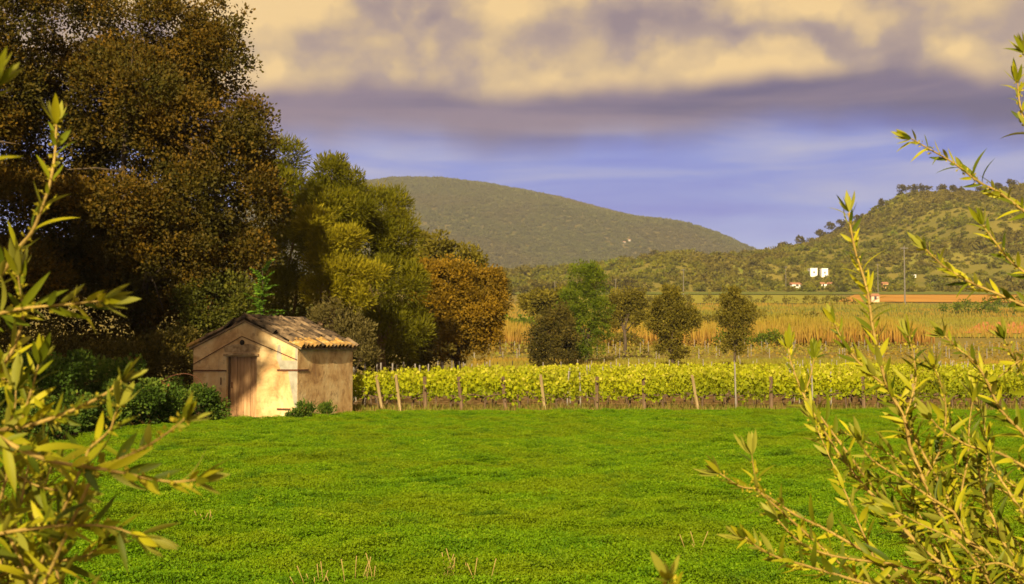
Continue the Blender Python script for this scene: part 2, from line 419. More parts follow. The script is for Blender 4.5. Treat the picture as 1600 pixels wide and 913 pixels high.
# far fields (between the canes and the hills)
F_YG = rough_mat('field_yellow_green', [(0.3, (0.15, 0.17, 0.02)), (0.5, (0.26, 0.235, 0.03)), (0.7, (0.19, 0.205, 0.02))], 0.06, 8, 1, 0.5, 0.8, spec=0.05)
F_OR = rough_mat('field_orange', [(0.3, (0.36, 0.17, 0.03)), (0.7, (0.46, 0.25, 0.05))], 0.05, 8, 1, 0.4, 0.8, spec=0.05)
F_GR = rough_mat('field_green', [(0.3, (0.09, 0.12, 0.02)), (0.7, (0.17, 0.18, 0.03))], 0.06, 8, 1, 0.4, 0.8, spec=0.05)
F_RED = rough_mat('field_red_soil', [(0.3, (0.42, 0.16, 0.05)), (0.7, (0.52, 0.23, 0.08))], 0.08, 8, 1, 0.4, 0.8, spec=0.05)
field('field', [(-60, 232), (150, 232), (220, 330), (-60, 330)], F_YG, 0.12)
field('field', [(-80, 335), (260, 335), (300, 425), (-80, 425)], F_GR, 0.14)
field('field', [(20, 440), (130, 440), (140, 560), (20, 560)], F_YG, 0.16)
field('field', [(115, 455), (260, 430), (250, 560), (150, 560)], F_OR, 0.26)
field('field', [(88, 250), (150, 240), (200, 300), (110, 300)], F_RED, 0.22)
field('field', [(-40, 570), (300, 570), (340, 640), (-40, 640)], F_GR, 0.2)
field('vineyard_soil', [(-10.5, 39.6), (62, 39.6), (75, 128), (12, 128)], M['soil'], 0.012, 40, 40)

# ------------------------------------------------------------------ hills
def vnoise(x, y, s, seed=0):
    """cheap smooth value noise"""
    x = x / s + 100.3 + seed * 17.1; y = y / s + 57.7 + seed * 9.7
    xi = np.floor(x); yi = np.floor(y); fx = x - xi; fy = y - yi
    fx = fx * fx * (3 - 2 * fx); fy = fy * fy * (3 - 2 * fy)
    h = lambda a, b: np.modf(np.abs(np.sin(a * 127.1 + b * 311.7) * 43758.5453))[0]
    return (h(xi, yi) * (1 - fx) + h(xi + 1, yi) * fx) * (1 - fy) + (h(xi, yi + 1) * (1 - fx) + h(xi + 1, yi + 1) * fx) * fy

def hill_surface(crest_px, Yc, Yfoot, Yback, px0, px1, nx, ny, amp, nscale, seed):
    """a ridge whose skyline runs through the given directions at distance Yc"""
    cx = np.array([c[0] for c in crest_px], float); cy = np.array([c[1] for c in crest_px], float)
    zc_of = lambda px: CAM_H + (552 - np.interp(px, cx, cy)) * Yc / F
    xs = (np.linspace(px0, px1, nx) - 800) / F * Yc       # metres at the crest
    ys = np.concatenate([np.linspace(Yfoot, Yc, ny), np.linspace(Yc, Yback, ny // 2)[1:]])
    def zf(X, Y):
        px = 800 + X / Yc * F
        t = np.clip((Y - Yfoot) / (Yc - Yfoot), 0, 1)
        s = t * t * (3 - 2 * t) * 0.45 + t * 0.55
        back = np.clip((Y - Yc) / (Yback - Yc), 0, 1); bs = back * back * (3 - 2 * back)
        zc = zc_of(px); g = gz(X, Y)
        n = (vnoise(X, Y, nscale, seed) - 0.5) * amp * 2 + (vnoise(X, Y, nscale * 0.4, seed + 3) - 0.5) * amp * 0.8
        return np.where(Y <= Yc, g - 0.5 + (zc - g) * s, g - 0.5 + (zc - g) * (1 - bs)) + n * np.minimum(np.sin(np.pi * np.clip(t, 0, 1)) * 1.2, 1) * np.where(Y < Yc, 1, 0)
    return xs, ys, zf

HILL_M = rough_mat('hill_soil', [(0.3, (0.12, 0.125, 0.02)), (0.5, (0.20, 0.165, 0.03)), (0.62, (0.14, 0.17, 0.02)), (0.75, (0.38, 0.18, 0.06))], 0.012, 8, 1, 0.6, 0.2, spec=0.05)
HILL_F = rough_mat('far_hill_soil', [(0.3, (0.07, 0.065, 0.018)), (0.6, (0.11, 0.09, 0.025)), (0.8, (0.22, 0.16, 0.07))], 0.006, 8, 1, 0.6, 0.05, spec=0.05)
crest_r = [(700, 452), (830, 446), (880, 435), (940, 421), (1000, 410), (1030, 407), (1060, 413), (1100, 408), (1160, 397), (1200, 393), (1250, 387), (1300, 367), (1340, 349), (1380, 321), (1410, 307), (1480, 303), (1540, 307), (1600, 289), (1700, 272), (1850, 290), (2000, 330)]
xs, ys, zf_r = hill_surface(crest_r, 1100, 640, 1900, 640, 2000, 130, 50, 9, 110, 1)
V, I = grid(xs, ys, zf_r)
hill_r = tag(link('hill', np_mesh('hill', V, 4, I, smooth=True), HILL_M), kind='structure')
crest_f = [(-200, 440), (0, 420), (200, 380), (400, 325), (480, 302), (560, 286), (620, 279), (690, 280), (760, 289), (850, 307), (950, 330), (1050, 354), (1100, 367), (1160, 393), (1220, 420), (1300, 436), (1500, 445)]
xs, ys, zf_f = hill_surface(crest_f, 3200, 1950, 4600, -200, 1500, 150, 60, 26, 330, 5)
V, I = grid(xs, ys, zf_f)
hill_f = tag(link('hill', np_mesh('hill', V, 4, I, smooth=True), HILL_F), kind='structure')

# ------------------------------------------------------------------ scatter by geometry nodes (uncountable cover only)
def leaf_blob(name, n, r, leaf, mat, flat=1.0, hollow=0.6):
    d = unit(rng.normal(size=(n, 3))); d[:, 2] = np.abs(d[:, 2]) * flat
    rad = r * (hollow + (1 - hollow) * rng.random(n))[:, None] * (0.8 + 0.4 * rng.random((n, 1)))
    C = d * rad
    D = d + rng.normal(size=(n, 3)) * 0.7
    sz = leaf * (0.6 + 0.8 * rng.random(n))
    V, I = leaf_arrays(C, D, sz, sz * 0.35)
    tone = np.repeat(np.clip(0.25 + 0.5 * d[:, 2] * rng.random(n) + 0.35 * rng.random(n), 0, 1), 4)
    me = np_mesh(name, V, 4, I, tone); me.materials.append(mat)
    return bpy.data.objects.new(name, me)

def scatter(surface, sources, density, seed, smin, smax, name, dens_noise=None, keep=True, tilt=0.15):
    coll = bpy.data.collections.new(name + '_sources')
    for o in sources: coll.objects.link(o)
    ng = bpy.data.node_groups.new(name, 'GeometryNodeTree')
    ng.interface.new_socket('Geometry', in_out='INPUT', socket_type='NodeSocketGeometry')
    ng.interface.new_socket('Geometry', in_out='OUTPUT', socket_type='NodeSocketGeometry')
    N = ng.nodes; Lk = ng.links
    gi = N.new('NodeGroupInput'); go = N.new('NodeGroupOutput')
    dp = N.new('GeometryNodeDistributePointsOnFaces'); dp.inputs['Seed'].default_value = seed
    if dens_noise:
        nz = N.new('ShaderNodeTexNoise'); nz.inputs['Scale'].default_value = dens_noise; nz.inputs['Detail'].default_value = 3
        ps = N.new('GeometryNodeInputPosition'); Lk.new(ps.outputs[0], nz.inputs['Vector'])
        mr = N.new('ShaderNodeMapRange'); mr.inputs[1].default_value = 0.36; mr.inputs[2].default_value = 0.6
        mr.inputs[3].default_value = density * 0.15; mr.inputs[4].default_value = density
        Lk.new(nz.outputs[0], mr.inputs[0]); Lk.new(mr.outputs[0], dp.inputs['Density'])
    else: dp.inputs['Density'].default_value = density
    ci = N.new('GeometryNodeCollectionInfo'); ci.inputs[0].default_value = coll
    ci.inputs['Separate Children'].default_value = True; ci.inputs['Reset Children'].default_value = True
    ip = N.new('GeometryNodeInstanceOnPoints'); ip.inputs['Pick Instance'].default_value = True
    rr = N.new('FunctionNodeRandomValue'); rr.data_type = 'FLOAT_VECTOR'
    rr.inputs[0].default_value = (-tilt, -tilt, 0); rr.inputs[1].default_value = (tilt, tilt, 6.283)
    rs = N.new('FunctionNodeRandomValue'); rs.data_type = 'FLOAT'
    rs.inputs[2].default_value = smin; rs.inputs[3].default_value = smax; rs.inputs['Seed'].default_value = seed + 5
    Lk.new(gi.outputs[0], dp.inputs['Mesh']); Lk.new(dp.outputs['Points'], ip.inputs['Points'])
    Lk.new(ci.outputs[0], ip.inputs['Instance']); Lk.new(rr.outputs[0], ip.inputs['Rotation']); Lk.new(rs.outputs[1], ip.inputs['Scale'])
    Lk.new(ip.outputs[0], go.inputs[0])
    m = surface.modifiers.new(name, 'NODES'); m.node_group = ng
    return surface

def cover(name, base_xs, base_ys, zf, sources, density, seed, smin, smax, label, cat, dens_noise=None, mask=None, tilt=0.15):
    V, I = grid(base_xs, base_ys, zf)
    if mask is not None:
        cen = V[I].mean(1); I = I[mask(cen[:, 0], cen[:, 1])]
    o = link(name, np_mesh(name, V, 4, I), None)
    scatter(o, sources, density, seed, smin, smax, name, dens_noise, tilt=tilt)
    return tag(o, label, cat, kind='stuff')

# cover on the two hills
src = [leaf_blob('scrub_source', 90, 1.7, 1.1, M['scrub'], 0.9) for _ in range(3)] + [leaf_blob('scrub_source', 110, 2.6, 1.3, M['scrub'], 1.3)]
cover('hillside_scrub', np.linspace((640 - 800) / F * 1100, (1960 - 800) / F * 1100, 110), np.linspace(650, 1120, 60), lambda X, Y: zf_r(X, Y) - 0.2, src, 0.042, 3, 0.5, 1.6,
      'olive and brown scrub covering the nearer hillside on the right', 'scrub', dens_noise=0.012)
src = [leaf_blob('wood_source', 70, 4.2, 2.6, M['forest'], 1.0) for _ in range(4)]
cover('hillside_wood', np.linspace((-150 - 800) / F * 3200, (1320 - 800) / F * 3200, 110), np.linspace(2000, 3240, 60), lambda X, Y: zf_f(X, Y) - 0.5, src, 0.018, 4, 0.5, 1.4,
      'grey green wood covering the distant rounded hill', 'wood')

# ------------------------------------------------------------------ alfalfa field
def alfalfa_source():
    n = 3200
    r = 0.42 * np.sqrt(rng.random(n)); a = rng.random(n) * 6.283
    hgt = 0.095 + 0.03 * np.sin(a * 2 + rng.random() * 6) * r / 0.42
    zz = hgt * (0.25 + 0.75 * rng.random(n) ** 0.6)
    C = np.stack([r * np.cos(a), r * np.sin(a), zz], 1)
    D = rng.normal(size=(n, 3)); D[:, 2] = np.abs(D[:, 2]) * 0.7 + 0.15
    sz = 0.012 + 0.014 * rng.random(n)
    V, I = leaf_arrays(C, D, sz, sz * 0.33, 0.3)
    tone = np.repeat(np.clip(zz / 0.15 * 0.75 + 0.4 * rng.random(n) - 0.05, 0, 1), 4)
    me = np_mesh('alfalfa_source', V, 4, I, tone); me.materials.append(M['alfalfa'])
    return bpy.data.objects.new('alfalfa_source', me)
def field_mask(x, y):
    xl = np.interp(y, [5, 12, 20, 26, 31, 36, 40.4], [-7.5, -8.5, -8.8, -9.2, -9.4, -8.6, -7.6])
    xr = 0.46 * y + 4
    hut = (y > 35.8) & (x < -5.6 + (y - 36.4) * 0.33)
    return (x > xl) & (x < xr) & ~hut
FIELD_Z = lambda X, Y: 0.012 + 0.07 * (vnoise(X, Y, 3.0, 9) - 0.5) + 0 * X
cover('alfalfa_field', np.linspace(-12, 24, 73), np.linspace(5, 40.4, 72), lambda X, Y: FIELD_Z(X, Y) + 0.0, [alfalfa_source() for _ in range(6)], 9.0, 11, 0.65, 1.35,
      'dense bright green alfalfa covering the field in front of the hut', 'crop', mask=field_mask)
F_ALF = rough_mat('alfalfa_soil', [(0.3, (0.04, 0.07, 0.006)), (0.7, (0.08, 0.12, 0.01))], 3, 6, 1, 0.5)
V, I = grid(np.linspace(-12, 24, 73), np.linspace(5, 40.4, 72), lambda X, Y: FIELD_Z(X, Y) + 0.03)
cen = V[I].mean(1); I = I[field_mask(cen[:, 0], cen[:, 1])]
tag(link('field_soil', np_mesh('field_soil', V, 4, I, smooth=True), F_ALF), kind='structure')

# dry stalks sticking out of the crop
stalk_px = [(490, 905, 5), (520, 900, 4), (575, 895, 6), (690, 893, 6), (715, 890, 5), (745, 905, 4), (330, 795, 5), (1095, 850, 4)]
for k, (px, py, n) in enumerate(stalk_px):
    Yd = CAM_H * F / (py + 30 - 552)
    b = P(px, py + 30, Yd); b.z = 0.0
    t = empty('dry_grass_tuft', b)
    for j in range(n):
        ox, oy = random.uniform(-.12, .12), random.uniform(-.1, .1)
        h = random.uniform(.18, .34); lx = random.uniform(-.09, .09)
        MB().tube([(ox, oy, 0), (ox + lx * .4, oy, h * .6), (ox + lx, oy, h)], [.0026, .0022, .0042], 5).build('stalk', M['straw'], t)
        t.children
    where = ['left of the middle at the lower edge', 'beside another tuft at the lower edge', 'right of two tufts at the lower edge', 'near the middle of the lower edge', 'just right of the middle tuft', 'rightmost of the tufts along the lower edge', 'below the hut beside the left olive tip', 'left of the lowest right olive twig'][k]
    tag(t, 'pale dry stalks in the crop, ' + where, 'dry grass', 'dry stalks in the field')

# ------------------------------------------------------------------ trees
def crown_mesh(name, lobes, nclump, per, clump_r, leaf, aspect, up=0.25, shell=0.72, noise=0.25, patchy=0, rag=3):
    lob = np.array(lobes, float)
    extra = []
    for L in lob:
        for _ in range(rag):
            dd = unit(rng.normal(size=3)); dd[2] = dd[2] * .8 + .15; q = rng.uniform(.28, .5)
            extra.append([*(L[:3] + dd * L[3:6] * rng.uniform(.85, 1.12)), *(L[3:6] * q)])
    if extra: lob = np.concatenate([lob * np.array([1, 1, 1, .88, .88, .88]), np.array(extra)])
    wts = (lob[:, 3] * lob[:, 5]); wts = wts / wts.sum()
    k = rng.choice(len(lob), nclump, p=wts)
    d = unit(rng.normal(size=(nclump, 3)))
    d[:, 2] = np.where((d[:, 2] < -0.35) & (rng.random(nclump) < 0.6), -d[:, 2], d[:, 2])
    rad = shell + (1 - shell) * rng.random(nclump)
    rad *= 1 + noise * (rng.random(nclump) - 0.4)
    CC = lob[k, :3] + d * rad[:, None] * lob[k, 3:6]
    # drop clumps buried deep inside other lobes
    keep = np.ones(nclump, bool)
    for L in lob:
        q = np.linalg.norm((CC - L[:3]) / L[3:6], axis=1)
        keep &= ~((q < 0.62) & (rng.random(nclump) < 0.8))
    if patchy:
        q = vnoise(CC[:, 0] * 1.0 + CC[:, 1] * .6, CC[:, 2] * 1.0 - CC[:, 1] * .4, patchy, 6)
        keep &= ~((q < 0.42) & (rng.random(nclump) < 0.8) & (d[:, 1] < 0.3) & (CC[:, 1] < np.median(CC[:, 1]) + .5))
    CC = CC[keep]; d = d[keep]; m = len(CC)
    csz = clump_r * (0.6 + 0.8 * rng.random(m))
    off = np.clip(rng.normal(size=(m, per, 3)), -1.5, 1.5) * 0.5
    C = CC[:, None] + off * csz[:, None, None]
    D = off * 1.0 + d[:, None] * 0.5 + rng.normal(size=(m, per, 3)) * 0.35 + np.array([0, 0, up])
    ctone = rng.random(m)
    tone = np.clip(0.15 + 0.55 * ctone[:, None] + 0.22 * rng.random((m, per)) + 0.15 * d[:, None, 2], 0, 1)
    C = C.reshape(-1, 3); D = D.reshape(-1, 3); n = len(C)
    sz = leaf * (0.6 + 0.8 * rng.random(n))
    hint = unit(unit(off) * 0.8 + d[:, None] * 0.7 + np.array([0, 0, 0.25])).reshape(-1, 3)
    V, I = leaf_arrays(C, D, sz, sz * aspect, hint=hint)
    return np_mesh(name, V, 4, I, np.repeat(tone.ravel(), 4))

def limb_mesh(base, lobes, r0, n_limb, fork=0.4, lean=(0, 0)):
    mb = MB()
    lob = sorted(lobes, key=lambda L: -L[3])[:n_limb]
    top = Vector(np.mean([L[:3] for L in lob], axis=0))
    b = Vector(base)
    f = b + (top - b) * fork; f.x += lean[0]; f.y += lean[1]
    mid = (b + f) / 2 + Vector((random.uniform(-.1, .1), random.uniform(-.1, .1), 0)) * (f - b).length * .4
    mb.tube(smooth_path([b - Vector((0, 0, .15)), b + Vector((0, 0, .25)), mid, f], 4), [r0 * 1.35] + [r0 * 1.1] * 3 + list(np.linspace(r0, r0 * .7, 9)), 9)
    for L in lob:
        e = Vector(L[:3]); c = f + (e - f) * .5 + Vector((random.uniform(-.3, .3), random.uniform(-.3, .3), random.uniform(0, .4))) * (e - f).length * .3
        pts = smooth_path([f - (f - mid) * .1, c, e], 5)
        mb.tube(pts, np.linspace(r0 * .55, r0 * .1, len(pts)), 6)
        for _ in range(3):
            q = pts[random.randint(4, len(pts) - 1)]
            dd = Vector(unit(rng.normal(size=3))) * L[3] * .8
            mb.tube([q, q + dd * .5 + Vector((0, 0, .1)), q + dd], [r0 * .16, r0 * .1, r0 * .04], 5)
    return mb

def tree(name, label, cat, base, lobes, leafmat, nclump, per, clump_r, leaf, aspect, trunk_r, bark='bark', n_limb=6, group=None, fork=0.4, trunk=True, up=0.25, crown_name='crown', noise=0.25, lean=(0, 0), patchy=0):
    b = Vector(base)
    rel = [(L[0] - b.x, L[1] - b.y, L[2] - b.z, L[3], L[4], L[5]) for L in lobes]
    t = empty(name, b)
    link(crown_name, crown_mesh(crown_name, rel, nclump, per, clump_r, leaf, aspect, up, noise=noise, patchy=patchy), M[leafmat], t)
    if trunk:
        limb_mesh((0, 0, 0), rel, trunk_r, n_limb, fork, lean).build('trunk', M[bark], t, smooth=True)
    return tag(t, label, cat, group)

def LB(px, py, rx, Y, ry=None, rd=None, dy=0):
    """crown lobe from photo pixels: centre, half-width and half-height in pixels at depth Y"""
    p = P(px, py, Y + dy); s = (Y + dy) / F
    rx_ = rx * s; rz = (ry if ry else rx) * s
    return (p.x, p.y, p.z, rx_, (rd if rd else (rx_ + rz) / 2), rz)

def base_at(px, Y):
    p = P(px, 500, Y); return (p.x, p.y, float(gz(p.x, Y)))

# the big holm oak left of the hut
Y = 44
lobes = [LB(250, 60, 95, Y, 80), LB(330, 110, 70, Y, 75), LB(200, 150, 110, Y, 90, dy=-1), LB(300, 215, 95, Y, 80, dy=-1.5), LB(120, 40, 80, Y, 80),
         LB(370, 250, 62, Y, 70), LB(395, 320, 50, Y, 75), LB(160, 330, 85, Y, 60, dy=-2.6), LB(290, 320, 85, Y, 75, dy=-2), LB(80, 240, 95, Y, 90),
         LB(230, 420, 100, Y, 70, dy=-1), LB(350, 420, 65, Y, 60), LB(120, 440, 90, Y, 80), LB(395, 195, 28, Y, 40), LB(60, 120, 60, Y, 60), LB(290, 500, 80, Y, 60), LB(180, 520, 90, Y, 60), LB(230, 280, 130, Y, 110, dy=3), LB(150, 380, 120, Y, 90, dy=2.5), LB(290, 400, 110, Y, 90, dy=3), LB(230, 140, 110, Y, 90, dy=2.5)]
tree('holm_oak', 'tall dark brown holm oak towering over the hut', 'tree', base_at(235, 45), lobes, 'oak', 6600, 50, 0.38, 0.108, 0.38, 0.38, n_limb=9, fork=0.3, patchy=0.8, noise=0.4)
Y = 41
lobes = [LB(-40, 60, 70, Y, 70), LB(20, 20, 50, Y, 45), LB(-70, 180, 90, Y, 80), LB(0, 330, 80, Y, 80), LB(-60, 320, 90, Y, 80), LB(10, 200, 30, Y, 40), LB(40, 460, 80, Y, 70), LB(-40, 460, 80, Y, 90), LB(-120, 60, 80, Y, 90)]
tree('holm_oak', 'dark oak cut by the left edge of the picture beside the tallest oak', 'tree', base_at(-30, 41), lobes, 'oak', 2300, 46, 0.40, 0.115, 0.36, 0.3, n_limb=7, fork=0.35, patchy=0.8, noise=0.4)

# oaks on the near left, beyond the edge of the picture, that throw the dappled shade
for (bx, by, h, r, zlo, ncl, lab) in ((-13.3, 12.5, 15.5, 2.9, .70, 520, 'tall oak left of the picture whose shade falls on the hut'),
                                (-16.2, 26, 17.0, 3.6, .28, 1000, 'broad oak left of the picture shading the foot of the tallest oak'),
                                (-2.1, -6.2, 6.4, 1.5, .62, 20, 'young oak behind the viewer shading the left olive')):
    lobes = [(bx + random.uniform(-1, 1) * r * .55, by + random.uniform(-1, 1) * r * .6, h * random.uniform(zlo, .92), r * .5, r * .5, r * .5) for _ in range(10)]
    tree('holm_oak', lab, 'tree', (bx, by, 0), lobes, 'oak', ncl, 34, 0.5 if r > 2 else 0.3, 0.26 if r > 2 else 0.12, 0.35, 0.3 if r > 2 else .1, n_limb=6)

# pines behind the hut
Y = 58
tree('pine_tree', 'tall pine rising between the big oak and the round pine', 'tree', base_at(450, 60),
     [LB(452, 245, 22, Y, 28), LB(440, 300, 36, Y, 45), LB(470, 330, 40, Y, 45), LB(455, 400, 50, Y, 60), LB(440, 470, 50, Y, 60)], 'pine', 520, 60, 0.34, 0.22, 0.10, 0.2, 'pine_bark', 4, up=0.5)
tree('pine_tree', 'pine with ragged pointed top in the middle of the group', 'tree', base_at(520, 56),
     [LB(518, 272, 30, 56, 26), LB(550, 290, 18, 56, 20), LB(505, 320, 40, 56, 35), LB(540, 335, 40, 56, 35), LB(510, 385, 45, 56, 40)], 'pine', 520, 60, 0.32, 0.22, 0.10, 0.2, 'pine_bark', 4, up=0.5)
tree('pine_tree', 'broad round pine with a full dome on the right of the pine group', 'tree', base_at(600, 58),
     [LB(590, 335, 50, Y, 40), LB(560, 380, 55, Y, 55), LB(618, 375, 36, Y, 45), LB(615, 440, 40, Y, 60), LB(575, 460, 50, Y, 60), LB(600, 530, 60, Y, 50), LB(545, 340, 35, Y, 35)], 'pine', 950, 60, 0.34, 0.22, 0.10, 0.24, 'pine_bark', 5, up=0.5)
tree('pine_tree', 'yellow green pine with a pale leaning trunk behind the hut roof', 'tree', base_at(476, 50),
     [LB(520, 380, 38, 50, 26), LB(545, 430, 40, 50, 30), LB(515, 455, 40, 50, 28), LB(505, 415, 28, 50, 24), LB(555, 470, 26, 50, 16), LB(490, 350, 28, 50, 24)], 'pine_light', 430, 55, 0.26, 0.20, 0.10, 0.13, 'pine_bark', 4, up=0.5, fork=0.55)
# under-storey behind the hut
tree('grey_shrub', 'grey green feathery shrub behind the right end of the hut roof', 'shrub', base_at(550, 47),
     [LB(540, 515, 40, 46, 32), LB(565, 535, 25, 46, 30), LB(515, 500, 30, 46, 25), LB(575, 555, 16, 46, 25)], 'greybush', 150, 40, 0.25, 0.12, 0.16, 0.06, n_limb=4, up=0.6, noise=0.7)
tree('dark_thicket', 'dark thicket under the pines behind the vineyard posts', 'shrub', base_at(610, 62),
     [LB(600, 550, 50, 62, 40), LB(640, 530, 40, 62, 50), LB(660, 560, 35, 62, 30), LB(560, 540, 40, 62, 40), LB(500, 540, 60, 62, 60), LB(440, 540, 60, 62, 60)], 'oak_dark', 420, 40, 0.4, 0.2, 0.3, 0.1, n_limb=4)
tree('bare_oak', 'thin brownish oak showing behind the orange oak', 'tree', base_at(690, 84),
     [LB(680, 400, 34, 84, 30), LB(715, 405, 34, 84, 25), LB(740, 415, 22, 84, 24), LB(660, 430, 30, 84, 40)], 'oak_olive', 210, 36, 0.4, 0.22, 0.3, 0.15, n_limb=4)
Y = 72
tree('holm_oak', 'rounded orange brown oak at the right end of the wood', 'tree', base_at(715, 72),
     [LB(700, 440, 45, Y, 32), LB(740, 455, 40, Y, 35), LB(765, 490, 26, Y, 28), LB(700, 490, 48, Y, 35), LB(735, 500, 45, Y, 35), LB(670, 470, 30, Y, 35), LB(720, 540, 45, Y, 28), LB(680, 545, 40, Y, 30)], 'oak_orange', 2000, 42, 0.36, 0.14, 0.36, 0.25, n_limb=6, noise=0.6, patchy=0.7)
tree('holm_oak', 'small dark tree standing in the distance right of the orange oak', 'tree', base_at(782, 150),
     [LB(780, 445, 14, 150, 14), LB(785, 465, 12, 150, 20)], 'oak_dark', 70, 30, 0.5, 0.35, 0.3, 0.15, n_limb=2)

# trees along the far edge of the vineyard
tree('oak_shrub', 'low dark bushy oak at the vineyard edge left of the green tree', 'shrub', base_at(865, 112),
     [LB(858, 520, 28, 112, 26), LB(880, 535, 22, 112, 24), LB(845, 540, 18, 112, 20), LB(868, 500, 20, 112, 20), LB(862, 555, 28, 112, 16)], 'oak_dark', 442, 36, 0.38, 0.187, 0.34, 0.12, n_limb=4, noise=0.75)
tree('oak_tree', 'ochre oak behind the low dark bushy oak', 'tree', base_at(850, 135),
     [LB(850, 470, 30, 135, 16), LB(865, 485, 22, 135, 20), LB(832, 478, 16, 135, 18), LB(880, 465, 16, 135, 14)], 'oak_olive', 170, 34, 0.45, 0.3, 0.34, 0.14, n_limb=3)
tree('ash_tree', 'fresh green ash tree, tallest of the row beyond the vineyard', 'tree', base_at(915, 120),
     [LB(908, 435, 18, 120, 22), LB(930, 450, 20, 120, 28), LB(900, 470, 24, 120, 26), LB(925, 490, 26, 120, 25), LB(905, 510, 30, 120, 24), LB(935, 520, 20, 120, 18), LB(893, 500, 16, 120, 24), LB(900, 540, 20, 120, 16), LB(925, 545, 18, 120, 14)], 'green', 714, 34, 0.42, 0.187, 0.30, 0.16, n_limb=5, up=0.5, noise=0.75)
tree('holm_oak', 'spreading pale oak with dark trunk right of the green ash', 'tree', base_at(975, 140),
     [LB(962, 470, 20, 140, 12), LB(988, 466, 20, 140, 11), LB(965, 492, 18, 140, 12), LB(995, 500, 14, 140, 14), LB(972, 480, 14, 140, 14), LB(955, 508, 11, 140, 12), LB(1002, 478, 10, 140, 9)], 'oak_olive', 340, 34, 0.42, 0.216, 0.34, 0.22, n_limb=5, fork=0.55, noise=0.75)
tree('oak_tree', 'rounded olive brown oak standing alone, fuller of the two on the right', 'tree', base_at(1050, 108),
     [LB(1045, 480, 22, 108, 22), LB(1060, 495, 26, 108, 22), LB(1038, 505, 22, 108, 20), LB(1055, 520, 22, 108, 16), LB(1050, 462, 12, 108, 12), LB(1045, 545, 14, 108, 14), LB(1030, 490, 9, 108, 11), LB(1078, 505, 9, 108, 11), LB(1060, 553, 14, 108, 9)], 'oak_olive', 561, 36, 0.34, 0.18, 0.32, 0.17, n_limb=5, noise=0.75)
tree('oak_tree', 'slender sparse oak standing alone, rightmost of the vineyard edge trees', 'tree', base_at(1148, 108),
     [LB(1142, 478, 15, 108, 20), LB(1160, 490, 14, 108, 18), LB(1145, 505, 18, 108, 18), LB(1162, 520, 10, 108, 8), LB(1150, 465, 10, 108, 10), LB(1148, 530, 12, 108, 14), LB(1136, 542, 9, 108, 9), LB(1160, 548, 8, 108, 8), LB(1172, 500, 8, 108, 8), LB(1130, 495, 7, 108, 9)], 'oak_olive', 340, 32, 0.30, 0.173, 0.32, 0.14, n_limb=4, noise=0.75)

# bramble bank left of the hut, weeds and sapling
tree('bramble_bush', 'tangled bramble bank against the left side of the hut', 'bush', base_at(280, 33),
     [LB(300, 632, 42, 34.5, 30), LB(250, 636, 45, 33, 36), LB(200, 645, 45, 32, 38), LB(330, 645, 28, 34.8, 18), LB(150, 655, 50, 31, 38)], 'bramble', 620, 40, 0.16, 0.075, 0.38, 0.02, trunk=False)
tree('bramble_bush', 'dark bramble bank under the oaks at the left edge of the field', 'bush', base_at(60, 29),
     [LB(90, 665, 50, 29, 40), LB(30, 680, 60, 27, 46), LB(-30, 660, 60, 27, 60), LB(60, 600, 60, 31, 50), LB(140, 600, 60, 33, 40)], 'bramble', 620, 40, 0.18, 0.085, 0.38, 0.02, trunk=False)
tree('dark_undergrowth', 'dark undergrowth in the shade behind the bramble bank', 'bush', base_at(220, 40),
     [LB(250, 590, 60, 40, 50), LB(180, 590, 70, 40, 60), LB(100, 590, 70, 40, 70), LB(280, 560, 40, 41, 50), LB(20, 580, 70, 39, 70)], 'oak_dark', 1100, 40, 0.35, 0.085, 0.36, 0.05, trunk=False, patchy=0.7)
tree('climbing_shrub', 'leafy green and reddish shrub behind the left slope of the hut roof', 'shrub', base_at(340, 42.5),
     [LB(330, 470, 40, 42.5, 45), LB(370, 470, 35, 42.5, 40), LB(310, 520, 40, 42.5, 40), LB(375, 510, 40, 43, 30)], 'ivy', 330, 40, 0.3, 0.10, 0.36, 0.06, n_limb=3, patchy=0.6, noise=0.6)
# arching bramble shoot
arch = [P(240, 605, 33.5), P(262, 590, 33.5), P(290, 584, 33.7), P(310, 592, 33.9), P(318, 604, 34)]
arch = [P(222, 628, 33.4)] + arch
mb = MB(); mb.tube(smooth_path(arch, 4), 0.012, 5)
o = mb.build('bramble_shoot', M['iron']); tag(o, 'arching bare bramble shoot above the bramble bank left of the hut', 'bramble')

def fronds(name, label, base, tips, mat):
    t = empty(name, base)
    b = Vector(base)
    mb = MB(); Cs = []; Ds = []
    tr = Vector(tips[0]) - b
    mb.tube(smooth_path([(0, 0, -.1), tr * .5 + Vector((.1, 0, 0)), tr], 4), np.linspace(.035, .012, 9), 6)
    fr = MB()
    for q in range(30):
        s = Vector((tr.x * 1, tr.y, tr.z)) * random.uniform(.5, 1.0)
        ang = random.uniform(0, 6.28); el = random.uniform(.1, 1.1)
        d = Vector((math.cos(ang) * math.cos(el), math.sin(ang) * math.cos(el) * .8, math.sin(el)))
        ln = random.uniform(.5, .85)
        pts = [s, s + d * ln * .5, s + d * ln + Vector((0, 0, -.10))]
        fr.tube(pts, [.008, .006, .003], 4)
        for i in range(14):
            u = .15 + .85 * i / 13
            p = pts[0].lerp(pts[2], u) + Vector((0, 0, .04 * math.sin(3.1 * u)))
            side = d.cross(Vector((0, 0, 1))).normalized()
            for sg in (-1, 1):
                Cs.append(p); Ds.append(side * sg + d * .4 + Vector((0, 0, random.uniform(-.3, .2))))
    n = len(Cs); sz = np.full(n, .13) * (0.7 + .6 * rng.random(n))
    V, I = leaf_arrays(np.array(Cs), np.array(Ds), sz, sz * .22, 0.1)
    mb.build('trunk', M['bark'], t)
    fr.build('frond_stems', M['green'], t)
    link('leaflets', np_mesh('leaflets', V, 4, I, np.repeat(rng.random(n), 4)), mat, t)
    return tag(t, label, 'sapling')
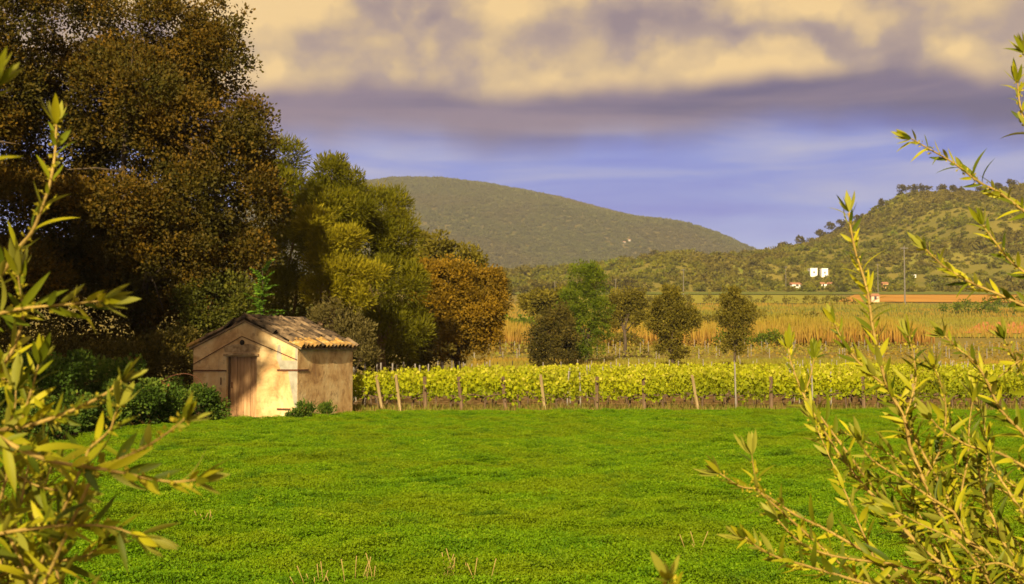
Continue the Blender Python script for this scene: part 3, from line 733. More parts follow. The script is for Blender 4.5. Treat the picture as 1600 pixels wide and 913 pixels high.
fronds('sapling', 'bright green sapling with feathery leaves behind the hut roof', base_at(405, 41.6), [P(410, 418, 41.6)], M['lime'])

# weeds at the foot of the hut
for px, Yw, w_, lab in ((478, 36.3, 1.0, 'tall leafy weed at the near corner of the hut'), (507, 37.5, .9, 'weed clump against the right wall of the hut'), (460, 36.0, .6, 'small weed beside the sunlit front wall of the hut')):
    b = base_at(px, Yw - .25)
    tree('weed_clump', lab, 'weed', b, [(b[0], b[1], .22 * w_, .30 * w_, .15, .26 * w_), (b[0] + .15, b[1], .38 * w_, .16, .12, .2 * w_)], 'bramble', int(40 * w_), 26, 0.10, 0.075, 0.22, 0.012, trunk=False, up=0.8)

# ------------------------------------------------------------------ the hut
HW, HL, EZ, AZ = 1.7, 3.66, 1.95, 2.66
TH = R(-18)
corner = P(465, 600, 36.5)
hc = (corner.x - HW * math.cos(TH), corner.y - HW * math.sin(TH), 0)
hut = empty('stone_hut', hc, TH); hut.scale = (1, 1, 1.065)
tag(hut, 'small plastered stone tool hut with tiled gable roof and plank door', 'hut')
DX0, DX1, DZ = -0.60, 0.39, 1.72
mb = MB()
mb.prism_y([(-HW, -.3), (DX0, -.3), (DX0, DZ), (-HW, DZ)], 0, .32)
mb.prism_y([(DX1, -.3), (HW, -.3), (HW, DZ), (DX1, DZ)], 0, .32)
mb.prism_y([(-HW, DZ), (HW, DZ), (HW, EZ), (0, AZ), (-HW, EZ)], 0, .32)
mb.prism_y([(-HW, -.3), (HW, -.3), (HW, EZ), (0, AZ), (-HW, EZ)], HL - .32, HL)
mb.box(-HW, -HW + .32, .32, HL - .32, -.3, EZ); mb.box(HW - .32, HW, .32, HL - .32, -.3, EZ)
mb.build('wall', M['plaster'], hut)
def patch(name, poly, mat, y=-0.006): MB().prism_y(poly, y, 0.02).build(name, mat, hut)
patch('cement_patch', [(1.02, 1.70), (1.16, 1.36), (1.40, 1.33), (1.45, 1.05), (1.60, .42), (1.695, .30), (1.695, 1.60), (1.20, 1.62), (1.14, 2.05), (1.06, 2.02)], M['cement'])
patch('cement_patch', [(1.61, 1.61), (1.695, 1.61), (1.695, 1.93), (1.63, 1.95)], M['cement'], -0.005)
patch('stonework_patch', [(-.66, 1.83), (.46, 1.83), (.50, 1.96), (.2, 2.06), (-.35, 2.05), (-.70, 1.97)], M['stonework'], -0.012)
# lintel: shallow arched slab
mb = MB(); N_ = 8
xsA = np.linspace(DX0 - .07, DX1 + .08, N_ + 1); arc = lambda x: 1.735 + .03 * (1 - ((x + .1) / .57) ** 2)
poly = [(x, arc(x)) for x in xsA] + [(x, arc(x) + .055) for x in xsA[::-1]]
mb.prism_y(poly, -.07, .1); mb.build('lintel', M['stonework'], hut)
# door of planks, set back in the opening
MB().box(DX0, DX0 + .05, .10, .2, -.2, DZ).build('door_frame', M['post_dark'], hut); MB().box(DX1 - .05, DX1, .10, .2, -.2, DZ).build('door_frame', M['post_dark'], hut)
dr = MB().box(DX0 + .05, DX1 - .05, .18, .2, -.2, DZ + .03).build('door', M['dark'], hut)
pw = (DX1 - DX0 - .10) / 4
for i in range(4):
    x0 = DX0 + .05 + i * pw
    MB().box(x0 + .006, x0 + pw - .006, .14 + random.uniform(-.010, .010), .178, -.2, DZ + random.uniform(-.01, .02)).build('plank', M['wood_door'], dr)
MB().box(-.50, -.47, .11, .135, .86, 1.02).build('latch', M['iron'], dr)
MB().box(-.78, -.76, -.03, .02, .95, 1.15).build('wall_hook', M['iron'], hut)
# vent: flat dark disc, the shade inside the hole put into its colour
ring = [(-.09 + .075 * math.cos(a), 2.10 + .075 * math.sin(a)) for a in np.linspace(0, 2 * math.pi, 15)[:-1]]
MB().prism_y(ring, -.014, .02).build('vent_dark_disc', M['dark'], hut)
# cable and iron straps
mb = MB(); mb.tube([(-1.71, -.02, 1.50), (-.1, -.02, 2.27), (1.69, -.02, 1.63)], .011, 5); mb.build('cable', M['iron'], hut)
MB().box(-1.72, DX0, -.03, .01, 1.32, 1.355).build('iron_strap', M['iron'], hut)
mb = MB(); mb.box(1.06, HW + .03, -.032, .01, 1.335, 1.38); mb.box(HW - .01, HW + .03, -.0, .62, 1.337, 1.378); mb.build('iron_strap', M['iron'], hut)
MB().box(1.06, 1.48, -.03, .01, .29, .335).build('iron_strap', M['iron'], hut)
# roof: deck + individual barrel tiles
slope = math.atan2(AZ - EZ, HW)
roof_mb = MB()
ov, fv = 0.12, 0.06                          # eave overhang, verge overhang
ex = HW + ov; ez = EZ - ov * math.tan(slope)
for sg in (-1, 1):
    pts = [(0, AZ + .005), (sg * ex, ez + .005), (sg * ex, ez + .05), (0, AZ + .055)]
    if sg > 0: pts = pts[::-1]
    roof_mb.prism_y(pts, -fv, HL + fv)
roof = roof_mb.build('roof', M['tile'], hut)
def tile_mesh(name, r0, r1, ln, th=.014, n=6, arch=math.pi * .92, jag=0.0):
    mb = MB(); vs = []; fs = []
    for (yy, rr) in ((0, r0), (ln, r1)):
        for t_ in (0, th):
            for i in range(n + 1):
                a = -arch / 2 + arch * i / n
                vs.append(((rr - t_) * math.sin(a), yy, (rr - t_) * math.cos(a) * 1.05))
    k = n + 1
    for i in range(n):
        fs += [(i, i + 1, 2 * k + i + 1, 2 * k + i), (k + i, 3 * k + i, 3 * k + i + 1, k + i + 1), (i, k + i, k + i + 1, i + 1), (2 * k + i, 2 * k + i + 1, 3 * k + i + 1, 3 * k + i)]
    fs += [(0, 2 * k, 3 * k, k), (n, k + n, 3 * k + n, 2 * k + n)]
    return mb.add(vs, fs).mesh(name)
tile_a = tile_mesh('tile', .108, .092, .44); tile_a.materials.append(M['tile'])
tile_l = tile_mesh('tile_lichen', .108, .092, .44); tile_l.materials.append(M['tile_lichen'])
slope_len = math.hypot(ex, AZ - ez)
ncol, nrow = 15, 6
pitch_c = (HL + 2 * fv - .16) / (ncol - 1)
for sg in (-1, 1):
    for c in range(ncol):
        for r_ in range(nrow):
            if r_ > 0 and random.random() < .03: continue
            u = -.05 + r_ * (slope_len - .30) / (nrow - 1)       # distance up the slope from the eave
            lx = sg * (ex - u * math.cos(slope)); lz = ez + u * math.sin(slope) + .052 + .012
            o = bpy.data.objects.new('tile', tile_l if (r_ == 0 and random.random() < .8) else tile_a)
            COL.objects.link(o); o.parent = roof
            yaw = R(90) * sg + R(random.gauss(0, 6.0 if r_ else 2))
            o.rotation_euler = Euler((slope + R(3) + R(random.gauss(0, 3.5)), R(random.gauss(0, 7)), yaw), 'XYZ')
            o.location = (lx, -fv + .08 + c * pitch_c + random.gauss(0, .010), lz + random.uniform(0, .035))
# channel tiles between the covers, joined
ch = MB()
for sg in (-1, 1):
    for c in range(ncol - 1):
        y0 = -fv + .08 + (c + .5) * pitch_c
        for a0, a1 in ((-.08, -.03), (-.03, .03), (.03, .08)):
            h0, h1 = [.056 + abs(a) * .3 for a in (a0, a1)]
            p = [(sg * (ex + .05), y0 + a0, ez - .015 + h0), (sg * (ex + .05), y0 + a1, ez - .015 + h1), (sg * .05, y0 + a1, AZ - .015 + h1), (sg * .05, y0 + a0, AZ - .015 + h0)]
            if sg < 0: p = p[::-1]
            ch.add(p, [(0, 1, 2, 3)])
tag(ch.build('channel_tiles', M['tile'], roof), kind='stuff')
for i in range(10):
    o = bpy.data.objects.new('ridge_tile', tile_a); COL.objects.link(o); o.parent = roof
    o.scale = (1.15, 1, 1.1)
    o.location = (random.gauss(0, .015), -fv + i * .375, AZ + .075 + random.uniform(-.01, .03)); o.rotation_euler = (R(random.gauss(2, 2)), R(random.gauss(0, 5)), R(random.gauss(0, 4)))

# ------------------------------------------------------------------ vineyard
def vine_leaves(n, half, z0, z1, depth, size):
    C = np.stack([rng.uniform(-half, half, n), rng.normal(0, depth, n), z0 + (z1 - z0) * rng.random(n) ** 0.85], 1)
    C[:, 2] += 0.08 * np.sin(C[:, 0] * 6)
    D = rng.normal(size=(n, 3)); D[:, 1] -= 0.4; D[:, 2] -= 0.2
    sz = size * (0.6 + 0.8 * rng.random(n))
    V, I = leaf_arrays(C, D, sz, sz * 0.45, 0.2)
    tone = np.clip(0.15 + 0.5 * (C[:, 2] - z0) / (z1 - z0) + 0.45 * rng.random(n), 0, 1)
    return V, I, np.repeat(tone, 4)
vine_fol = []; vine_trunk = []
for k in range(6):
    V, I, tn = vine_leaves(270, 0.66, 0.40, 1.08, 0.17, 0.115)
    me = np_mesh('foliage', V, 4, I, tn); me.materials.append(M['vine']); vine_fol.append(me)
    mb = MB(); lx = random.uniform(-.08, .08)
    mb.tube(smooth_path([(0, 0, -.05), (lx, .02, .2), (lx * .3, 0, .42), (lx + .1, 0, .5)], 3), np.linspace(.045, .028, 10), 6)
    for sg in (-1, 1): mb.tube(smooth_path([(lx * .4, 0, .42), (sg * .3, .02, .50), (sg * .6, 0, .49)], 3), np.linspace(.026, .014, 7), 5)
    me = mb.mesh('trunk', True); me.materials.append(M['vine_wood']); vine_trunk.append(me)
ROW0, DROW, DV = 41.3, 2.35, 1.15
spots = []; row = 0
while True:
    Yr = ROW0 + row * DROW
    if Yr > 101: break
    xl = float(np.interp(Yr, [41, 46, 50, 75, 126], [-5.4, -6.3, -6.0, -0.6, 23]))
    xr = 0.42 * Yr + 5
    x = xl + (row % 2) * .5
    while x < xr:
        spots.append((row, x + random.uniform(-.1, .1), Yr)); x += DV
    row += 1
NROW = row
# those that show: everything in the front rows first
in_view = lambda s: abs(s[1]) < 0.41 * s[2]
spots.sort(key=lambda s: (not in_view(s), s[2], s[1]))
singles = spots[:290]; rest = spots[290:]
for i, (rw, x, y) in enumerate(singles):
    t = empty('grapevine', (x, y, float(gz(x, y))), random.choice((0, math.pi)))
    k = i % 6
    link('foliage', vine_fol[k], None, t); link('trunk', vine_trunk[(i * 5) % 6], None, t)
    t.scale = (1, 1, random.uniform(.98, 1.22))
    if rw == 0: tag(t, 'leafy yellow green grapevine in the front row facing the field', 'grapevine', 'grapevines of the front row')
    else: tag(t, 'yellow green grapevine in the rows behind the front row', 'grapevine', 'grapevines of the rear rows')
Vs, Is, Ts = [], [], []; off = 0
for (rw, x, y) in rest:
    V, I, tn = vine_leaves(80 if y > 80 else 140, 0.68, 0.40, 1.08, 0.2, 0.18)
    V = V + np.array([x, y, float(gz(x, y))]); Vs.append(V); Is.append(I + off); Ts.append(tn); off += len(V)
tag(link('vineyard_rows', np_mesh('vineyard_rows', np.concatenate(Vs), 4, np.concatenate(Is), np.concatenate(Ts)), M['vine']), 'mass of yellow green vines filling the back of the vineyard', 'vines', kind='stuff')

def post_mesh(name, h, r0, r1, n=7, mat=None, cap=0):
    mb = MB(); mb.tube([(0, 0, -.2), (0, 0, h * .5), (0, 0, h - .02), (0, 0, h)], [r0, (r0 + r1) / 2, r1, r1 * .8], n)
    me = mb.mesh(name); me.materials.append(mat); return me
pw_ = post_mesh('post', 1.12, .05, .045, 7, M['post_wood']); pd_ = post_mesh('post', 1.05, .065, .06, 7, M['post_dark'])
pg_ = post_mesh('post', 1.42, .028, .028, 4, M['post_grey'])
front = [(598, 640, pw_, 0.17, 'pale wooden post leaning left in front of the vines nearest the hut'), (626, 641, pw_, 0.13, 'short wooden stake leaning beside the pale leaning post'),
         (665, 640, pd_, 0.03, 'dark wooden post, first upright one from the hut'), (722, 640, pd_, 0.10, 'brown wooden post leaning slightly, second from the hut'),
         (790, 641, pd_, 0.08, 'brown wooden post between two leaning posts in the front row'), (852, 640, pw_, 0.12, 'pale post leaning among the vines near the middle'),
         (932, 639, pd_, -0.02, 'thick dark upright post in the middle of the front row'), (1007, 640, pd_, 0.03, 'half hidden brown post right of the thick dark post'),
         (1092, 643, pw_, 0.17, 'tall pale post leaning left, standing clear before the vines'), (1150, 640, pg_, 0.02, 'slim grey post right of the tall leaning post'),
         (1205, 640, pd_, 0.0, 'brown post just left of the right olive shoots'), (1270, 640, pg_, 0.02, 'slim grey post seen through the olive shoots'), (1350, 640, pd_, 0.03, 'brown post behind the tallest olive shoot'), (1430, 640, pw_, 0.08, 'pale post behind the right olive branches')]
for px, py, me, lean, lab in front:
    Yp = CAM_H * F / (py - 552)
    Yp = 41.22 if me is pd_ else 41.0; p = P(px, py, Yp); o = link('vineyard_post', me, None, None, (p.x, Yp, 0)); o.scale = (1, 1, 1.12); o.rotation_euler = (0, -lean, 0)
    tag(o, lab, 'post', 'posts of the front vine row')
for rw in range(1, NROW):
    Yr = ROW0 + rw * DROW
    xl = float(np.interp(Yr, [41, 46, 50, 75, 126], [-5.4, -6.3, -6.0, -0.6, 23])); xr = .42 * Yr + 2
    x = xl - .2
    while x < xr:
        o = link('vineyard_post', pg_, None, None, (x + random.uniform(-.2, .2), Yr, float(gz(x, Yr)))); o.rotation_euler = (random.gauss(0, .02), random.gauss(0, .02), random.random() * 3)
        o.scale = (1, 1, random.uniform(.9, 1.08))
        tag(o, 'slim grey trellis post standing among the rear vine rows', 'post', 'grey posts of the rear vine rows')
        x += 8.5
for px in (553, 571, 588, 595, 613, 630, 649, 655, 669, 683, 690, 706, 719, 727, 737, 761, 765):
    Yb = float(np.interp(px, [560, 672, 784], [50, 60, 75])) - random.uniform(.5, 3.5)
    p = P(px, 560, Yb); o = link('vineyard_post', pg_, None, None, (p.x, Yb, 0)); o.scale = (1.15, 1.15, random.uniform(.97, 1.14)); o.rotation_euler = (0, random.gauss(0, .015), random.random())
    tag(o, 'grey trellis post standing out against the dark trees near the hut', 'post', 'grey posts before the dark trees')
# grass under the front vines
n = 26000
C = np.stack([rng.uniform(-7, 24, n), 40.4 + rng.random(n) ** 1.5 * 3.5, np.zeros(n)], 1)
D = rng.normal(size=(n, 3)) * .35; D[:, 2] = 1
sz = .08 + .30 * rng.random(n) ** 2
V, I = leaf_arrays(C, D, sz, .008 + .006 * rng.random(n), .2)
tag(link('dry_grass', np_mesh('dry_grass', V, 4, I, np.repeat(rng.random(n), 4)), M['drygrass']), 'dry tufty grass along the foot of the front vine row', 'grass', kind='stuff')

# second vineyard farther back: low vines and pale posts
n = 7000
rows_y = np.repeat(np.arange(134, 196, 5.0), n // 13 + 1)[:n]
C = np.stack([rng.uniform(-8, 95, n), rows_y + rng.normal(0, .15, n), .15 + .75 * rng.random(n)], 1); C[:, 2] += gz(C[:, 0], C[:, 1])
D = rng.normal(size=(n, 3)); sz = .22 + .2 * rng.random(n)
V, I = leaf_arrays(C, D, sz, sz * .4)
tag(link('far_vine_rows', np_mesh('far_vine_rows', V, 4, I, np.repeat(rng.random(n), 4)), M['slope_grass']), 'thin rows of young vines beyond the trees', 'vines', kind='stuff')
pf_ = post_mesh('post', 1.35, .04, .04, 4, M['post_grey'])
cnt = 0
for yy in np.arange(134, 196, 10.0):
    x = -8 + random.random() * 2
    while x < .42 * yy + 3 and cnt < 120:
        o = link('vineyard_post', pf_, None, None, (x, yy, float(gz(x, yy)))); cnt += 1
        tag(o, 'pale post of the far vineyard in front of the tall canes', 'post', 'posts of the far vineyard'); x += random.uniform(3, 4.5)

# ------------------------------------------------------------------ canes and far hedges
def blades(n, xr, yr, h0, h1, wid, zf=None):
    C = np.stack([rng.uniform(*xr, n), rng.uniform(*yr, n), np.zeros(n)], 1); C[:, 2] = gz(C[:, 0], C[:, 1])
    keep = vnoise(C[:, 0], C[:, 1], 7, 2) + .35 * rng.random(n) > .32; C = C[keep]; n = len(C)
    D = rng.normal(size=(n, 3)) * .12; D[:, 2] = 1
    hn = .65 * vnoise(C[:, 0], C[:, 1], 13, 4) + .35 * vnoise(C[:, 0], C[:, 1], 4, 8)
    sz = (h0 + (h1 - h0) * (.3 * rng.random(n) + .7 * hn))
    V, I = leaf_arrays(C, D, sz, wid * (.6 + .8 * rng.random(n)), .3)
    tn = (hn * .45 + .3 * rng.random(n) - .12)[:, None] + np.array([0, .22, .55, .22])[None]
    return np_mesh('canes', V, 4, I, np.clip(tn, 0, 1).ravel())
tag(link('cane_bed', blades(22000, (-14, 66), (200, 222), 1.2, 5.4, .10), M['reed']), 'tall dry orange canes behind the far vineyard', 'canes', kind='stuff')
tag(link('rough_grass', blades(22000, (-30, 150), (224, 420), .5, 1.6, .16), M['slope_grass']), 'rough yellow grass on the slope above the canes', 'grass', kind='stuff')
tag(link('edge_grass', blades(22000, (-4, 75), (103, 132), .2, .8, .05), M['slope_grass']), 'tawny grass round the feet of the trees beyond the vineyard', 'grass', kind='stuff')
def hedge(label, pts, n, r, mat, leaf=.5):
    lob = []
    for a, b in zip(pts[:-1], pts[1:]):
        for k in range(6):
            x = a[0] + (b[0] - a[0]) * k / 6; y = a[1] + (b[1] - a[1]) * k / 6
            lob.append((x, y, float(gz(x, y)) + r * .5, r * 1.6, r, r * random.uniform(.7, 1.2)))
    return tree('hedge', label, 'hedge', (pts[0][0], pts[0][1], float(gz(*pts[0]))), lob, mat, n, 24, .8, leaf, .35, .1, trunk=False)
hedge('dark green hedge across the fields on the far right', [(118, 345), (150, 350), (190, 345)], 220, 2.6, 'green')
hedge('low hedge line running below the orange field', [(40, 425), (80, 430), (120, 428)], 200, 1.8, 'oak_olive')
hedge('long low hedge at the foot of the right hill', [(30, 640), (140, 645), (260, 640), (380, 650)], 300, 1.5, 'oak_olive', .8)
hedge('green thicket below the left end of the right hill', [(-30, 560), (30, 575), (60, 590)], 240, 4.0, 'oak_dark', .8)
hedge('bushy thicket behind the canes left of the green ash', [(-12, 232), (0, 236), (8, 240)], 170, 2.6, 'green')
hedge('low dark bushes at the foot of the canes left of the lone oaks', [(14, 198), (20, 199)], 60, 1.3, 'oak_olive', .35)
hedge('low green bushes at the foot of the canes on the right', [(33, 198), (44, 199)], 90, 1.2, 'green', .35)
hedge('shrubs between the two lone oaks beyond the canes', [(22, 228), (40, 232), (52, 226)], 260, 3.0, 'oak_olive')

# pines along the skyline of the right hill
k = 0
for px, py, s in ((1376, 317, .8), (1408, 300, 1.3), (1425, 299, 1.3), (1445, 300, 1.2), (1470, 299, 1.1), (1490, 302, 1.0), (1502, 305, .9), (1530, 306, 1.1), (1250, 381, 1.2), (1280, 369, 1.1), (1302, 355, 1.3), (1316, 353, 1.1), (1340, 344, .9), (1222, 389, .8), (1020, 407, 1.2), (1560, 300, 1.0), (1580, 292, 1.0)):
    p = P(px, py, 1098); g = float(zf_r(np.array([p.x]), np.array([1098.0]))[0]); hh = 7.5 * s
    lob = [(p.x + random.uniform(-1, 1) * s, 1098 + random.uniform(-1, 1), g + hh * .72, 3.2 * s, 3 * s, 2.0 * s), (p.x + random.uniform(-2, 2) * s, 1098, g + hh * .85, 2.4 * s, 2.4 * s, 1.7 * s), (p.x + 1.6 * s, 1099, g + hh * .55, 2.2 * s, 2.2 * s, 1.6 * s)]
    tree('skyline_pine', 'small dark pine on the skyline of the nearer hill', 'tree', (p.x, 1098, g - .3), lob, 'oak_dark', 40, 22, 1.0, 1.0, .3, .3, n_limb=2, group='pines on the hill skyline')

# ------------------------------------------------------------------ far houses and poles
def on_land(px, py, y0, y1):
    """first distance at which the sight line through a pixel meets the land"""
    for Yh in np.linspace(y0, y1, 500):
        p = P(px, py, Yh); a = np.array([p.x]); b = np.array([Yh])
        zl = float(gz(a, b)[0])
        if Yh > 645: zl = max(zl, float(zf_r(a, b)[0]))
        if zl >= p.z: return p
    return p

def house(label, px, py, Y, wd, dp, h, wall, pitched=True, rot=0.0, wins=2):
    p = on_land(px, py, 250, 1090); k_ = p.y / Y; wd *= k_; dp *= k_; h *= k_; Y = p.y; zb = p.z; g = zb
    t = empty('house', (p.x, Y, zb), rot)
    MB().box(-wd / 2, wd / 2, 0, dp, min(-.5, g - zb - 1), h).build('wall', M[wall], t)
    if pitched:
        mb = MB(); r = wd / 2 + .3
        mb.add([(-r, -.3, h - .05), (r, -.3, h - .05), (r, dp + .3, h - .05), (-r, dp + .3, h - .05), (-r, dp / 2, h + dp * .22), (r, dp / 2, h + dp * .22)], [(0, 1, 5, 4), (3, 4, 5, 2), (0, 4, 3), (1, 2, 5), (0, 3, 2, 1)])
        mb.build('roof', M['far_roof'], t)
    else: MB().box(-wd / 2 - .1, wd / 2 + .1, -.1, dp + .1, h, h + .25).build('roof', M[wall], t)
    for i in range(wins):
        x = -wd / 2 + wd * (i + .5) / wins
        MB().box(x - .45, x + .45, -.04, .05, h * .45, h * .45 + 1.1).build('window', M['far_window'], t)
    return tag(t, label, 'house')
house('bright white flat roofed house, left of the two tall ones', 1272, 433, 690, 3.7, 7, 4.6, 'white_wall', False, 0, 1)
house('bright white flat roofed house, right of the two tall ones', 1289, 434, 692, 3.4, 6, 4.8, 'white_wall', False, 0, 1)
house('small white house standing alone below the white pair', 1245, 451, 670, 5, 5, 2.2, 'white_wall', True, .2, 1)
house('low white cottage directly below the white pair', 1290, 450, 672, 4.5, 5, 2.0, 'white_wall', True, 0, 2)
house('long low white cottage at the right of the hamlet', 1306, 450, 674, 5.5, 5, 2.0, 'white_wall', True, 0, 2)
house('tiny white hut right of the grey pylon on the hillside', 1428, 437, 690, 2.4, 3, 2.4, 'white_wall', False, 0, 1)
house('pink house behind the tallest olive shoot', 1368, 473, 420, 2.6, 4, 2.2, 'pink_wall', True, 0, 1)
house('small ochre house on the rise above the pink house', 1384, 452, 640, 2.6, 4, 2.8, 'ochre_wall', True, 0, 1)
for px, py, lab in ((975, 380, 'pale farmhouse high on the distant hill'), (1034, 401, 'cream farmhouse low on the right flank of the distant hill'), (983, 377, 'small pale house beside the high farmhouse on the distant hill')):
    Yh = 2400.0
    for Yh in np.linspace(2000, 3150, 300):
        p = P(px, py, Yh)
        if zf_f(np.array([p.x]), np.array([Yh]))[0] >= p.z: break
    t = empty('house', (p.x, Yh - 6, p.z - 1))
    MB().box(-2.6, 2.6, 0, 5, -3, 3.4).build('wall', M['pale_wall'], t)
    MB().add([(-2.9, -.3, 3.35), (2.9, -.3, 3.35), (2.9, 5.3, 3.35), (-2.9, 5.3, 3.35), (-2.9, 2.5, 4.7), (2.9, 2.5, 4.7)], [(0, 1, 5, 4), (3, 4, 5, 2), (0, 4, 3), (1, 2, 5), (0, 3, 2, 1)]).build('roof', M['far_roof'], t)
    for x in (-1.4, 1.4): MB().box(x - .4, x + .4, -.06, .1, 1.4, 2.5).build('window', M['far_window'], t)
    tag(t, lab, 'house')
def pole(px, ytop, ybase, Y, r, label, arm=True):
    b = on_land(px, ybase, 150, 1090); Y = b.y; top = P(px, ytop, Y); h = top.z - b.z
    g = float(gz(b.x, Y)); t = empty('utility_pole', (b.x, Y, b.z))
    MB().tube([(0, 0, min(-.5, g - b.z - .5)), (0, 0, h * .5), (0, 0, h)], [r, r * .8, r * .55], 6).build('shaft', M['concrete'], t)
    if arm: MB().box(-r * 4.5, r * 4.5, -r * .4, r * .4, h * .95, h * .965).build('cross_arm', M['concrete'], t)
    tag(t, label, 'pole')
pole(1414, 384, 476, 360, .30, 'thick tall grey pylon rising on the right before the hill')
pole(1372, 412, 458, 520, .22, 'slim pole left of the thick pylon')
pole(1068, 420, 464, 430, .20, 'slim pole behind the fuller lone oak')
pole(1228, 416, 452, 560, .2, 'thin pole left of the white houses')
pole(962, 436, 462, 430, .18, 'short pole just right of the green ash top')
pole(867, 440, 462, 430, .18, 'short pole left of the green ash top')

# ------------------------------------------------------------------ olive trees in the foreground
def olive_leaf(name, L, W, curve, mat):
    n = 6; vs = []; fs = []
    for i in range(n + 1):
        u = i / n
        wv = W * (math.sin(math.pi * min(u * 1.02, 1)) ** 0.75) * (1 - .25 * u)
        zc = curve * L * u * u
        vs += [(-wv / 2, u * L, zc + wv * .16), (0, u * L, zc), (wv / 2, u * L, zc + wv * .16)]
    for i in range(n):
        a = i * 3
        fs += [(a, a + 1, a + 4, a + 3), (a + 1, a + 2, a + 5, a + 4)]
    mb = MB().add(vs, fs); me = mb.mesh(name, True); me.materials.append(mat)
    at = me.attributes.new('tone', 'FLOAT', 'POINT'); at.data.foreach_set('value', np.full(len(me.vertices), .5, np.float32))
    return me
LEAVES = [olive_leaf('leaf', L, W, c, M['olive']) for L, W, c in ((.052, .0110, -.15), (.047, .0116, .18), (.058, .0100, -.38), (.038, .0104, .08), (.044, .0120, .28), (.054, .0096, -.55))]
TIPS = [olive_leaf('leaf', L, W, c, M['olive']) for L, W, c in ((.034, .009, .06), (.040, .010, -.05))]

def olive(name, label, base, crown_pt, shoots, fill, seed):
    rnd = random.Random(seed)
    base = Vector(base); t = empty(name, base)
    trunk = MB(); trunk.tube(smooth_path([(0, 0, -.1), (0.03, .02, base.z + .3), Vector(crown_pt) - base], 5), np.linspace(.075, .035, 11), 9)
    all_leaves = []; budC = []; budD = []
    def shoot(pts, r0, dens=1.0, lsize=1.0, connect=True):
        pts = [Vector(p) for p in pts]
        path = smooth_path(pts, 6)
        br_pts = list(path)
        if connect:
            c = Vector(crown_pt); first = path[0]
            br_pts = smooth_path([c, c.lerp(first, .55) + Vector((0, 0, -.04)), first], 4)[:-1] + br_pts
        m = len(br_pts); nc = m - len(path)
        rad = [r0 * .85] * nc + list(np.linspace(r0 * .78, r0 * .3, len(path)))
        b = MB().tube([p - base for p in br_pts], rad, 6).build('branch', M['olive_twig'], t, smooth=True)
        # leaves in opposite pairs
        if connect:
            ext = br_pts[nc // 2:nc]; path = ext + path
        acc = 0; turn = rnd.random() * 6.28; total = sum((path[i + 1] - path[i]).length for i in range(len(path) - 1)); run = 0
        nxt = .012
        for i in range(len(path) - 1):
            seg = path[i + 1] - path[i]; L = seg.length
            if L < 1e-6: continue
            d = seg.normalized()
            while nxt <= run + L:
                p = path[i] + d * (nxt - run); u = nxt / total
                turn += 1.57 + rnd.gauss(0, .25)
                side = d.cross(Vector((0.2, -1, .1))).normalized(); up = side.cross(d).normalized()
                for sg in (0, math.pi):
                    if rnd.random() > .95 * dens: continue
                    a = turn + sg
                    o_ = side * math.cos(a) + up * math.sin(a)
                    ang = rnd.uniform(.6, 1.3) * (1 - .35 * u)
                    ld = (d * math.cos(ang) + o_ * math.sin(ang)).normalized()
                    nrm = (d * -math.sin(ang) + o_ * -math.cos(ang)) * -1
                    nrm = (sdir * .6 + Vector((0, 0, .3)) - o_ * .3 + Vector((rnd.gauss(0, .55), rnd.gauss(0, .55), rnd.gauss(0, .55))))
                    x = ld.cross(nrm).normalized(); zv = x.cross(ld).normalized()
                    mt = Matrix((x, ld, zv)).transposed()
                    s = lsize * rnd.uniform(.7, 1.25) * (1 - .35 * max(0, u - .75) / .25)
                    all_leaves.append((b, p - base, mt, s, rnd.choice(LEAVES)))
                for _ in range(rnd.randint(3, 8)):
                    bd = d * rnd.uniform(.2, 1) + side * rnd.gauss(0, .8) + up * rnd.gauss(0, .8)
                    bd.normalize(); budC.append(p - base + bd * rnd.uniform(.001, .007)); budD.append(bd)
                nxt += rnd.uniform(.017, .028) * (1 - .3 * u)
            run += L
        d = (path[-1] - path[-2]).normalized()
        for k in range(8):
            o_ = Vector((rnd.gauss(0, 1), rnd.gauss(0, 1), rnd.gauss(0, 1))).normalized()
            ld = (d + o_ * (.3 + .06 * k)).normalized(); x = ld.cross(o_).normalized(); zv = x.cross(ld)
            all_leaves.append((b, path[-1] - base, Matrix((x, ld, zv)).transposed(), lsize * rnd.uniform(.9, 1.35), rnd.choice(TIPS)))
    for s in shoots:
        Yd = s[0]; Ye = s[1]; px = s[3]; m = len(px)
        shoot([P(a, b, Yd + (Ye - Yd) * i / (m - 1)) for i, (a, b) in enumerate(px)], s[2], s[4] if len(s) > 4 else 1.0)
    for f in fill: shoot(f, .0028, 1.0)
    trunk.build('trunk', M['bark'], t, smooth=True)
    # the biggest-showing leaves as parts of their branches, the rest joined
    rnd.shuffle(all_leaves)
    n_shoot = len(shoots)
    def vis(l):
        wp = base + l[1]; q = 800 + wp.x / wp.y * F; v = 552 - (wp.z - CAM_H) / wp.y * F
        return -20 < q < 1620 and -20 < v < 933
    all_leaves.sort(key=lambda l: not vis(l))
    for (b, p, mt, s, me) in all_leaves[:295]:
        o = bpy.data.objects.new('leaf', me); COL.objects.link(o); o.parent = b
        o.matrix_local = Matrix.Translation(p) @ mt.to_4x4() @ Matrix.Diagonal((s, s, s, 1))
    Vs = []; Fs = []; off = 0; tn = []
    for (b, p, mt, s, me) in all_leaves[295:]:
        A = np.array([v.co for v in me.vertices]) * s @ np.array(mt).T + np.array(p)
        Vs.append(A); Fs.append(np.array([list(q.vertices) for q in me.polygons]) + off); off += len(A); tn.append(np.full(len(A), rnd.random()))
    if Vs:
        tag(link('leaves', np_mesh('leaves', np.concatenate(Vs), 4, np.concatenate(Fs), np.concatenate(tn), True), M['olive_mass'], t), kind='stuff')
    nb = len(budC); sz = .004 + .004 * rng.random(nb)
    V, I = leaf_arrays(np.array([tuple(c) for c in budC]), np.array([tuple(c) for c in budD]), sz, sz * .45, .5)
